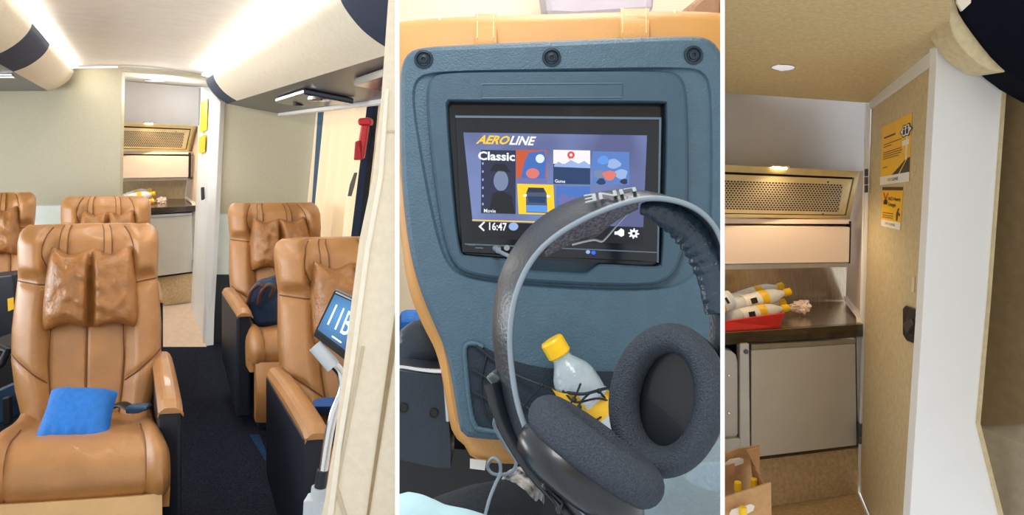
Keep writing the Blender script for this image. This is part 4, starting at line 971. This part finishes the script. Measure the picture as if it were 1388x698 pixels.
text_on('lettering', 'LINE', [S(690, 196.2, -.004), S(724, 197.2, -.004), S(727, 185.2, -.004), S(693, 184.2, -.004)], UW, mon, off=.0006, bold=.03, shear=.15)
uirect('movie_tile', 652, 203, 699, 289, UN, 1)
ui('portrait_hat', [(664, 232), (670, 222), (684, 222), (692, 233)], UK, 2)
ui('portrait_face', [(679 + 10 * math.cos(a), 245 + 14 * math.sin(a)) for a in [2 * math.pi * k / 20 for k in range(20)]], UG, 2)
ui('portrait_coat', [(662, 289), (668, 262), (680, 258), (694, 266), (698, 290)], UK, 2)
for k in range(6): uirect('film_hole', 653.5, 220 + k * 11, 655.5, 223 + k * 11, UL, 2)
text_on('lettering', 'Classic', [S(648, 217, -.005), S(698, 218.5, -.005), S(698, 206.5, -.005), S(648, 205, -.005)], UW, mon, off=.0012, bold=.03)
text_on('lettering', 'Movie', [S(656, 288, -.005), S(672, 288.5, -.005), S(672, 283.5, -.005), S(656, 283, -.005)], UW, mon, off=.0012, bold=.01)
uirect('music_tile', 699.5, 203, 741, 241, UO, 1)
ui('music_shape', [(706, 241), (710, 222), (716, 207), (738, 204), (741, 214), (739, 242)], UB, 2)
ui('music_dot', [(722 + 9 * math.cos(a), 235 + 7 * math.sin(a)) for a in [2 * math.pi * k / 16 for k in range(16)]], emat('ui_pink', (226, 120, 110), .8), 3)
ui('music_glow', [(732 + 6 * math.cos(a), 215 + 6 * math.sin(a)) for a in [2 * math.pi * k / 16 for k in range(16)]], emat('ui_glow', (214, 230, 250), .9), 3)
uirect('music_caption', 702, 242, 741, 247, UM, 1)
uirect('map_tile', 750, 203, 800, 222, emat('ui_map_white', (236, 232, 236), .9), 1)
uirect('map_sea', 750, 222, 800, 249, UD, 1)
ui('map_hills', [(751, 224), (757, 219), (764, 223), (774, 217), (784, 222), (792, 218), (800, 224), (800, 228), (751, 226)], UL, 2)
ui('map_pin', [(774 + 5 * math.cos(a), 210 + 5 * math.sin(a)) for a in [math.pi * k / 8 for k in range(-9, 10)][:18]] + [(774, 219)], UR, 3)
ui('map_pin_eye', [(774 + 2 * math.cos(a), 210 + 2 * math.sin(a)) for a in [2 * math.pi * k / 10 for k in range(10)]], UW, 4)
text_on('lettering', 'Game', [S(752, 247.5, -.005), S(766, 248, -.005), S(766, 243.5, -.005), S(752, 243, -.005)], UW, mon, off=.0008, bold=.01)
uirect('game_tile', 803, 205, 853, 250, emat('ui_game', (86, 128, 200), .8), 1)
for k, (x, y, r, m_) in enumerate(((818, 217, 8, USK), (832, 222, 9, UL), (812, 236, 8, UG), (826, 238, 9, emat('ui_pink', (226, 120, 110), .8)), (842, 236, 9, UL), (846, 246, 5, UN), (815, 246, 6, UD))):
    ui('game_shape', [(x + r * (1 + .2 * math.sin(3 * a + k)) * math.cos(a), y + r * .75 * math.sin(a)) for a in [2 * math.pi * q_ / 14 for q_ in range(14)]], m_, 2 + k % 2)
ui('bus_tile', [(701, 249), (750, 250.5), (752, 291), (703, 290)], UY, 1)
ui('bus_body', [(716, 254), (737, 254.5), (741, 262), (742, 289), (713, 288), (713, 262)], emat('ui_bus_dark', (70, 86, 110), .8), 2)
ui('bus_roof', [(717, 254), (736, 254.5), (739, 261), (714, 260.5)], UN, 3)
ui('bus_windscreen', [(715, 266), (740, 266.5), (739, 275), (717, 274.5)], UD, 3)
ui('bus_bumper', [(713, 278), (742, 278.5), (742, 288), (713, 287)], USK, 3)
ui('bus_mirror', [(709, 264), (714, 263), (714, 266), (710, 267)], UW, 3); ui('bus_mirror', [(741, 264), (746, 265), (745, 268), (741, 267)], UW, 3)
uirect('video_tile', 754, 252, 800, 290, emat('ui_video', (70, 116, 196), .8), 1)
ui('video_shape', [(756, 270), (764, 262), (772, 268), (776, 264), (784, 272), (772, 282), (760, 280)], UM, 2)
ui('back_arrow', [(656, 300), (657.5, 301.5), (652, 307), (657, 312), (655.5, 313.5), (648.5, 307)], UW, 3)
text_on('lettering', '16:47', [S(663, 312, -.005), S(687, 313, -.005), S(687, 302, -.005), S(663, 301, -.005)], UW, mon, off=.0006, bold=.02)
ui('chat_icon', [(696 + 6.5 * math.cos(a), 307 + 5.5 * math.sin(a)) for a in [2 * math.pi * k / 18 for k in range(18)]], UL, 3)
ui('volume_icon', [(833, 314), (837, 313.5), (842, 309.5), (846, 312), (846, 319), (842, 321), (837, 318), (833, 318)], UW, 3)
ui('settings_icon', [(859 + (7.5 if k % 4 < 2 else 5) * math.cos(2 * math.pi * k / 32), 316.5 + (7 if k % 4 < 2 else 4.8) * math.sin(2 * math.pi * k / 32)) for k in range(32)], UW, 3)
ui('settings_icon_centre', [(859 + 2.3 * math.cos(a), 316.5 + 2.1 * math.sin(a)) for a in [2 * math.pi * k / 12 for k in range(12)]], UK, 4)
for x, y, m_ in ((797, 341.5, UL), (804.5, 342.5, emat('ui_led', (40, 90, 255), 1.2))):
    ui('indicator', [(x + 3 * math.cos(a), y + 2.6 * math.sin(a)) for a in [2 * math.pi * k / 12 for k in range(12)]], m_, 1)
for x in (675, 687):
    bm = bmesh.new(); lathe(bm, S(x, 335.5, -.002), (0, -1, 0), [(0, .0035), (.0025, .0034), (.0025, .002), (.0005, .0018)], 16); fin('audio_socket', bm, CHROME, mon)
ui('socket_mark', [(634, 331), (644, 331.5), (644, 333), (634, 332.5)], emat('ui_mark', (120, 130, 140), .5), 1)
ui('socket_mark', [(644, 335), (655, 335.5), (655, 337), (644, 336.5)], emat('ui_mark', (120, 130, 140), .5), 1)

# ---- bottle in the net
ba, bb_ = S(822, 588, -.032), S(746, 459, -.034)
ax = (bb_ - ba); L = ax.length; d = ax.normalized(); r = .0255
t = thing('water_bottle', 'water bottle with yellow cap held by the net of the seat pocket', 'bottle', ba)
PET2 = mat('clear_plastic_ribbed', (214, 232, 242), .06, var=.05, scale=60, alpha=.5, coat=.6, stretch=(1, 1, 1), bump=.3, bscale=90)
bm = bmesh.new(); lathe(bm, ba, d, [(0, r * .7), (.02 * L, r * .95), (.08 * L, r), (.46 * L, r), (.54 * L, r * .98), (.6 * L, r * .93), (.66 * L, r * .82), (.72 * L, r * .62), (.77 * L, r * .46), (.8 * L, r * .42), (.84 * L, r * .42)], 28); fin('body', bm, PET2, t, smooth=True, clip=2)
bm = bmesh.new(); lathe(bm, ba + d * L * .06, d, [(0, r * 1.0), (.001, r * 1.03), (.30 * L, r * 1.03), (.302 * L, r)], 28); lw = fin('wrapper', bm, mat('bottle_wrapper', (214, 222, 232), .4, var=.06, scale=30), t, smooth=True, clip=2)
nn = (V((0, 0, CAMZ)) - ba).normalized(); nn = (nn - d * nn.dot(d)).normalized(); ss = nn.cross(d)
def curved_patch(pts_uv, lift):
    """patch on the bottle: u angle in radians around the axis, v fraction of length"""
    bm = bmesh.new(); n_ = 10
    (u0, va0, vb0), (u1, va1, vb1) = pts_uv
    def f(s, t_):
        u = u0 + (u1 - u0) * s; v = (va0 + (va1 - va0) * s) * (1 - t_) + (vb0 + (vb1 - vb0) * s) * t_
        return ba + d * L * v + (nn * math.cos(u) + ss * math.sin(u)) * r * lift
    return sheet(bm, f, lambda s, t_: f(s, t_) - (nn * .0004), n_, 4)
fin('yellow_print', curved_patch(((-1.45, .20, .36), (1.45, .16, .30)), 1.045), LABY, lw, smooth=True, clip=2)
fin('yellow_print', curved_patch(((.2, .28, .5), (1.35, .3, .62)), 1.05), LABY, lw, smooth=True, clip=2)
bm = bmesh.new(); lathe(bm, ba + d * L * .82, d, [(0, r * .46), (.002, r * .53), (.15 * L, r * .53), (.17 * L, r * .47), (.175 * L, r * .3)], 28); fin('cap', bm, YCAP, t, smooth=False, clip=2)

# ---- headphones
HD = .60
BANDK = mat('band_black', (48, 54, 62), .35, var=.08, scale=40, bump=.1, bscale=300)
RIM = mat('band_rim', (132, 148, 162), .35, var=.06, scale=40)
FOAM = mat('foam_fabric', (82, 90, 102), .95, var=.2, scale=750, bump=.7, bscale=800, spec=.1)
FOAM_D = mat('foam_fabric_inner', (24, 32, 42), .95, var=.25, scale=750, bump=.8, bscale=800, spec=.2)  # dark inner foam, darkened further for the shade inside the ear cup
HPL = mat('headphone_plastic', (24, 31, 40), .34, var=.06, scale=30, coat=.2)
hp_root = thing('headphones', 'black over-ear headphones with grey foam pads in front of the screen', 'headphones', P(800, 690, .58))
rails = [((795, 702), (768, 694), .54, .56), ((755, 655), (732, 642), .55, .57), ((722, 608), (698, 590), .56, .59), ((701, 555), (678, 535), .57, .61), ((691, 500), (671, 488), .58, .62), ((689, 448), (667, 440), .585, .625), ((698, 395), (674, 384), .59, .635), ((720, 350), (691, 343), .595, .64), ((752, 318), (716, 309), .60, .645), ((800, 290), (750, 283), .60, .65), ((848, 272), (793, 265), .60, .65), ((888, 266), (838, 257.5), .60, .65), ((928, 273), (886, 268), .60, .65), ((958, 291), (922, 288), .60, .65), ((978, 320), (950, 320), .60, .645), ((988, 365), (962, 362), .595, .64), ((990, 430), (968, 425), .59, .63), ((986, 490), (966, 488), .585, .62)]
NR = cat_rom([P(a[0], a[1], c) for a, b, c, e in rails], 6); FR = cat_rom([P(b[0], b[1], e) for a, b, c, e in rails], 6)
cen = P(830, 470, .61); nR = len(NR) - 1
def rail(s, t, inn=0.0):
    x = t * nR; i = min(int(x), nR - 1); f = x - i
    a = NR[i].lerp(NR[i + 1], f); b = FR[i].lerp(FR[i + 1], f); p = a.lerp(b, s)
    tg = (NR[i + 1] - NR[i]); w = (b - a); nrm = tg.cross(w)
    if nrm.length > 0: nrm.normalize()
    if nrm.dot(cen - p) < 0: nrm = -nrm
    bulge = .0025 * (1 - (2 * s - 1) ** 2)
    return p + nrm * (inn - bulge)
bm = bmesh.new(); sheet(bm, lambda s, t: rail(s, t), lambda s, t: rail(s, t, .004), 8, 100); hb = fin('headband', bm, BANDK, hp_root, smooth=True, clip=2)
bm = bmesh.new(); tube(bm, [rail(0, k / 100, .0015) for k in range(101)], .0022, 8); fin('band_rim', bm, RIM, hb, smooth=True, clip=2)
lt = [rail(s, t, -.0008) for s, t in ((.72, .668), (.68, .572), (.26, .562), (.30, .655))]
text_on('lettering', 'LINE', [P(862, 259, .622), P(792, 270, .622), P(794, 281, .604), P(864, 264.5, .606)], mat('band_print', (140, 150, 158), .5, var=.03, scale=20), hb, off=.0035, bold=.02, clip=2)
# padding: intact at the right, torn open at the left
bm = bmesh.new(); pth = cat_rom([P(868, 283, .625), P(895, 287, .625), P(926, 305, .625), P(950, 333, .622), P(966, 372, .618), P(974, 425, .61)], 10)
rad = [interp([(0, .003), (.2, .008), (.45, .011), (.7, .011), (1, .008)], i / (len(pth) - 1)) * (1 + .07 * math.sin(i * 1.7) * (1 if i < 40 else .3)) for i in range(len(pth))]
tube(bm, pth, rad, 16, 1.3); fin('band_padding', bm, mat('wrinkled_leather', (40, 58, 74), .34, var=.03, scale=30, bump=.35, bscale=110), hp_root, smooth=True, clip=2)
MESH = mat('grey_mesh_fabric', (112, 110, 122), .9, var=.45, scale=420, bump=.8, bscale=420)
up = cat_rom([P(738, 341, .607), P(762, 317, .61), P(800, 297, .612), P(840, 281, .612), P(866, 275, .612)], 8); lo_ = cat_rom([P(742, 343, .625), P(772, 332, .635), P(806, 322, .64), P(836, 298, .64), P(864, 279, .635)], 8)
def tf(s, t):
    x = t * (len(up) - 1); i = min(int(x), len(up) - 2); a = up[i].lerp(up[i + 1], x - i); b = lo_[i].lerp(lo_[i + 1], x - i)
    return a.lerp(b, s) + V((0, 0, -.004 * math.sin(math.pi * s)))
bm = bmesh.new(); sheet(bm, tf, lambda s, t: tf(s, t) + V((0, .004, .003)), 8, 40); fin('torn_padding', bm, MESH, hp_root, smooth=True, clip=2)
bm = bmesh.new(); tube(bm, cat_rom([P(864, 277, .63), P(842, 299, .63), P(822, 322, .628), P(815, 327, .628), P(803, 325, .628), P(775, 331, .628)], 8), [.001, .0025], 7, .5); fin('torn_lining', bm, mat('pale_lining', (188, 196, 204), .8, var=.1, scale=60), hp_root, smooth=True, clip=2)
# slider block and yoke
fin('slider', prism([P(657, 512, .60), P(668, 503.5, .60), P(681, 514, .60), P(670, 527, .60)], (.004, .02, -.002)), mat('slider_grey', (112, 120, 128), .3, .6, var=.06, scale=20), hp_root, bevel=.002)
bm = bmesh.new(); tube(bm, cat_rom([P(667, 520, .595), P(676, 552, .59), P(694, 592, .585), P(720, 632, .575), P(752, 668, .56), P(785, 705, .55)], 8), [.0075, .0075], 12, .6); fin('yoke', bm, HPL, hp_root, smooth=True, clip=2)
fin('yoke_bracket', prism([P(732, 662, .545), P(738, 654, .545), P(765, 682, .54), P(760, 700, .54), P(752, 696, .54), P(755, 686, .54), P(740, 668, .545)], (0, .012, 0)), HPL, hp_root, bevel=.002)
bm = bmesh.new(); tube(bm, cat_rom([P(985, 470, .60), P(982, 520, .60), P(976, 560, .61)], 8), .008, 12, .6); fin('yoke', bm, HPL, hp_root, smooth=True, clip=2)
def torus(bm, c, ex, ey, en, R1_, R2_, rt, kz, nseg=64, ms=20, sq=1.0):
    rings = []
    for k in range(nseg):
        a = 2 * math.pi * k / nseg; ca, sa = math.cos(a), math.sin(a); ring = []
        for j in range(ms):
            b_ = 2 * math.pi * j / ms; cb = math.cos(b_); sb = math.sin(b_)
            ring.append(bm.verts.new(c + ex * ca * (R1_ + rt * cb) + ey * sa * (R2_ + rt * cb) + en * sb * rt * kz))
        rings.append(ring)
    for k in range(nseg):
        for j in range(ms): bm.faces.new((rings[k][j], rings[(k + 1) % nseg][j], rings[(k + 1) % nseg][(j + 1) % ms], rings[k][(j + 1) % ms]))
    return bm
# ear cup seen from its open side
c1 = P(903, 541, .585); en = V((-.42, -.88, .22)).normalized(); rot = math.radians(-14)
ex = (V((1, 0, 0)) - en * en.x).normalized(); ey = ex.cross(en)
if ey.z < 0: ey = -ey
ex2 = ex * math.cos(rot) + ey * math.sin(rot); ey2 = -ex * math.sin(rot) + ey * math.cos(rot)
bm = bmesh.new(); torus(bm, c1, ex2, ey2, en, .0322, .0455, .0112, 1.7); e1 = fin('ear_pad', bm, FOAM, hp_root, smooth=True, clip=2, label='grey foam ear pad facing out')
bm = bmesh.new(); lathe_pts = []
for rr_, hh in ((1.0, -.004), (.8, -.022), (.5, -.03), (.02, -.032)):
    lathe_pts.append([c1 + ex2 * .034 * rr_ * math.cos(a) + ey2 * .044 * rr_ * math.sin(a) + en * hh for a in [2 * math.pi * k / 48 for k in range(48)]])
loft(bm, lathe_pts, cap1=True); fin('speaker_cloth', bm, FOAM_D, e1, smooth=True, clip=2)
bm = bmesh.new(); lathe_pts = []
for rr_, hh in ((1.0, -.012), (1.1, -.018), (1.08, -.034), (.85, -.044), (.02, -.048)):
    lathe_pts.append([c1 + ex2 * .038 * rr_ * math.cos(a) + ey2 * .049 * rr_ * math.sin(a) + en * hh for a in [2 * math.pi * k / 48 for k in range(48)]])
loft(bm, lathe_pts, cap0=True, cap1=True); fin('ear_cup', bm, HPL, hp_root, smooth=True, clip=2)
# ear cup lying on its edge
c2 = P(803, 617, .55); en2 = V((.56, .10, .80)).normalized()
ax2 = (P(888, 672, .55) - P(722, 556, .55)).normalized(); ax2 = (ax2 - en2 * ax2.dot(en2)).normalized(); ay2 = ax2.cross(en2)
bm = bmesh.new(); torus(bm, c2 + en2 * .004, ax2, ay2, en2, .040, .030, .0155, .95); fin('ear_pad', bm, FOAM, hp_root, smooth=True, clip=2, label='grey foam ear pad lying on its edge')
bm = bmesh.new(); lathe_pts = []
for rr_, hh in ((.9, -.006), (.97, -.011), (.97, -.018), (.9, -.025), (.68, -.030), (.02, -.031)):
    lathe_pts.append([c2 + ax2 * .053 * rr_ * math.cos(a) + ay2 * .044 * rr_ * math.sin(a) + en2 * hh for a in [2 * math.pi * k / 48 for k in range(48)]])
loft(bm, lathe_pts, cap0=True, cap1=True); fin('ear_cup', bm, HPL, hp_root, smooth=True, clip=2)
# cable with plug
bm = bmesh.new(); tube(bm, cat_rom([S(672, 337, -.012), S(681, 343, -.05), P(700, 352, .75), P(712, 365, .70)], 8), .0022, 8); fin('cable', bm, mat('cable_grey', (130, 144, 156), .45, var=.05, scale=40), hp_root, smooth=True, clip=2)
bm = bmesh.new(); tube(bm, [S(671, 336.5, -.004), S(676, 340, -.03)], .0032, 10); fin('plug', bm, mat('cable_grey', (130, 144, 156)), hp_root, smooth=True)
bm = bmesh.new(); tube(bm, cat_rom([P(690, 520, .62), P(684, 542, .64), P(676, 560, .66), P(670, 576, .68), P(684, 603, .70), P(698, 622, .70), P(697, 636, .70), P(684, 643, .70), P(668, 642, .70), P(661, 632, .70), P(668, 621, .695), P(677, 627, .69), P(678, 642, .69), P(672, 655, .68), P(663, 678, .67), P(656, 705, .66)], 8), .0016, 8); fin('cable', bm, mat('cable_grey', (130, 144, 156)), hp_root, smooth=True)

# ---- console with cup holder, lower right
zc = 1.292
cx_, cy_, cr = (984 - CX) / F * .725, .725, .031
bm = bmesh.new(); N = 64
ob_ = [(.075, .56), (.27, .56), (.27, .86), (.12, .86)]
outer = radial(chaikin(ob_, 2), (cx_ - .02, cy_), N)
hole_ = [(cx_ + cr * 1.15 * math.cos(2 * math.pi * k / N), cy_ + cr * math.sin(2 * math.pi * k / N)) for k in range(N)]
def rg(o, z): return [V((x, y, z)) for x, y in o]
sc = lambda k: [(cx_ + (x - cx_) * k, cy_ + (y - cy_) * k) for x, y in hole_]
loft(bm, [rg(outer, zc - .75), rg(outer, zc - .008), rg(inset(outer, (cx_ - .02, cy_), .006), zc), rg(sc(1.12), zc), rg(sc(1.03), zc - .002), rg(sc(.97), zc - .012), rg(sc(.9), zc - .045)], cap0=True, cap1=True)
fin('console', bm, mat('pale_slate_plastic', (156, 180, 198), .45, var=.05, scale=80, bump=.35, bscale=260), None, 'pale slate console with round cup holder beside the foam ear pad', 'console', clip=2)

# ---- things at the lower left
t = thing('footrest', 'dark slate footrest block with two holes beside the seat back', 'footrest', V((-.13, 1.0, 1.15)))
SLATE = mat('dark_slate', (30, 44, 58), .45, var=.08, scale=30, bump=.1, bscale=200)
fin('body', pp([(520, 500), (542, 503), (602, 509), (606, 530), (611, 606), (611, 635), (590, 634), (520, 618)], .98, (0, .06, 0)), SLATE, t, clip=2, bevel=.012)
for x, y in ((547, 553), (588, 560)):
    bm = bmesh.new(); lathe(bm, P(x, y, .979), (0, -1, 0), [(0, .006), (.001, .006), (.0012, .005), (.0002, .0045)], 16); fin('bolt_hole', bm, BLACK, t, clip=2)
bm = bmesh.new(); tube(bm, [P(604, 515, .98), P(608, 570, .98)], .004, 8); fin('hinge_bar', bm, ALU, t, smooth=True)
bm = bmesh.new(); tube(bm, cat_rom([P(525, 495, 1.0), P(550, 499, .99), P(572, 502, .985), P(600, 503, .98)], 5), .003, 8); fin('chrome_rod', bm, CHROME, t, smooth=True, clip=2)
bm = bmesh.new(); bmesh.ops.create_uvsphere(bm, u_segments=28, v_segments=16, radius=1)
cdm = P(580, 482, 1.08)
for v in bm.verts: v.co = cdm + V((v.co.x * .052, v.co.y * .03, v.co.z * .052))
fin('knob_dome', bm, SLATE, t, smooth=True, clip=2)
fin('cushion', pp([(520, 434), (556, 434), (566, 442), (560, 470), (520, 480)], 1.35, (0, .1, 0)), BLUE, None, 'bright blue cushion corner behind the dark footrest dome', 'cushion', clip=2, bevel=.02)
fin('fabric_tag', pp([(637, 622), (659, 624.5), (657, 637.5), (637, 635)], .93, (0, .002, 0)), PAPER, None, 'small white tag hanging under the seat back', 'tag')
t = thing('person', 'person in pale blue top and dark trousers, only the lap showing', 'person', P(640, 760, .75))
bm = bmesh.new(); tube(bm, cat_rom([P(560, 800, .62), P(620, 752, .68), P(664, 716, .76), P(700, 690, .86), P(708, 705, .92), P(704, 770, .93)], 8), [interp([(0, .06), (.35, .045), (.6, .030), (.75, .024), (1, .024)], k / 40) for k in range(41)], 20)
fin('trousers', bm, mat('dark_trousers', (22, 32, 42), .85, var=.2, scale=60, bump=.3, bscale=200), t, smooth=True, clip=2)
bm = bmesh.new(); tube(bm, cat_rom([P(690, 690, .80), P(700, 672, .82), P(706, 662, .84), P(712, 676, .88)], 8), [.016, .019, .0215, .022, .022, .022] + [.022] * 19, 20)
fin('patterned_patch', bm, mat('patterned_cloth', (20, 26, 34), .85, rgb2=(206, 204, 200), scale=75), t, smooth=True, clip=2)
bm = bmesh.new(); tube(bm, cat_rom([P(515, 714, .56), P(545, 708, .56), P(568, 706, .56), P(596, 714, .56), P(630, 718, .56), P(664, 726, .56)], 8), [interp([(0, .018), (.3, .0195), (.45, .0165), (.7, .0145), (1, .012)], k / 40) for k in range(41)], 20)
fin('top_hem', bm, mat('pale_blue_cloth', (176, 212, 222), .9, var=.05, scale=30, bump=.3, bscale=60), t, smooth=True, clip=2)
# ---- surroundings of room 2
struct('wall_cabin_back', pp([(538, -60), (982, -60), (982, 760), (538, 760)], 2.3, (0, .05, 0)), mat('cream_wall', (232, 218, 192), .6, var=.03, scale=8), clip=2)
struct('floor_cabin_back', prism([V((-.05, .45, .45)), V((.12, .45, .45)), V((.62, 2.3, .45)), V((-.36, 2.3, .45))], (0, 0, -.05)), CARPET, clip=2)
fin('overhead_locker', pp([(728, -60), (890, -60), (886, 19), (780, 26), (740, 24)], 2.0, (0, .2, 0)), mat('lavender_grey', (176, 168, 176), .6, var=.04, scale=10), None, 'lavender grey overhead locker above the tan seat top', 'locker', bevel=.02, clip=2)
fin('seat_row', pp([(938, 4), (955, -10), (990, -10), (990, 30), (940, 30), (932, 18)], 1.7, (0, .2, 0)), mat('brown_leather', (150, 112, 80), .5, var=.1, scale=14), None, 'brown seat top behind the tan seat strap', 'seat', bevel=.02, clip=2)
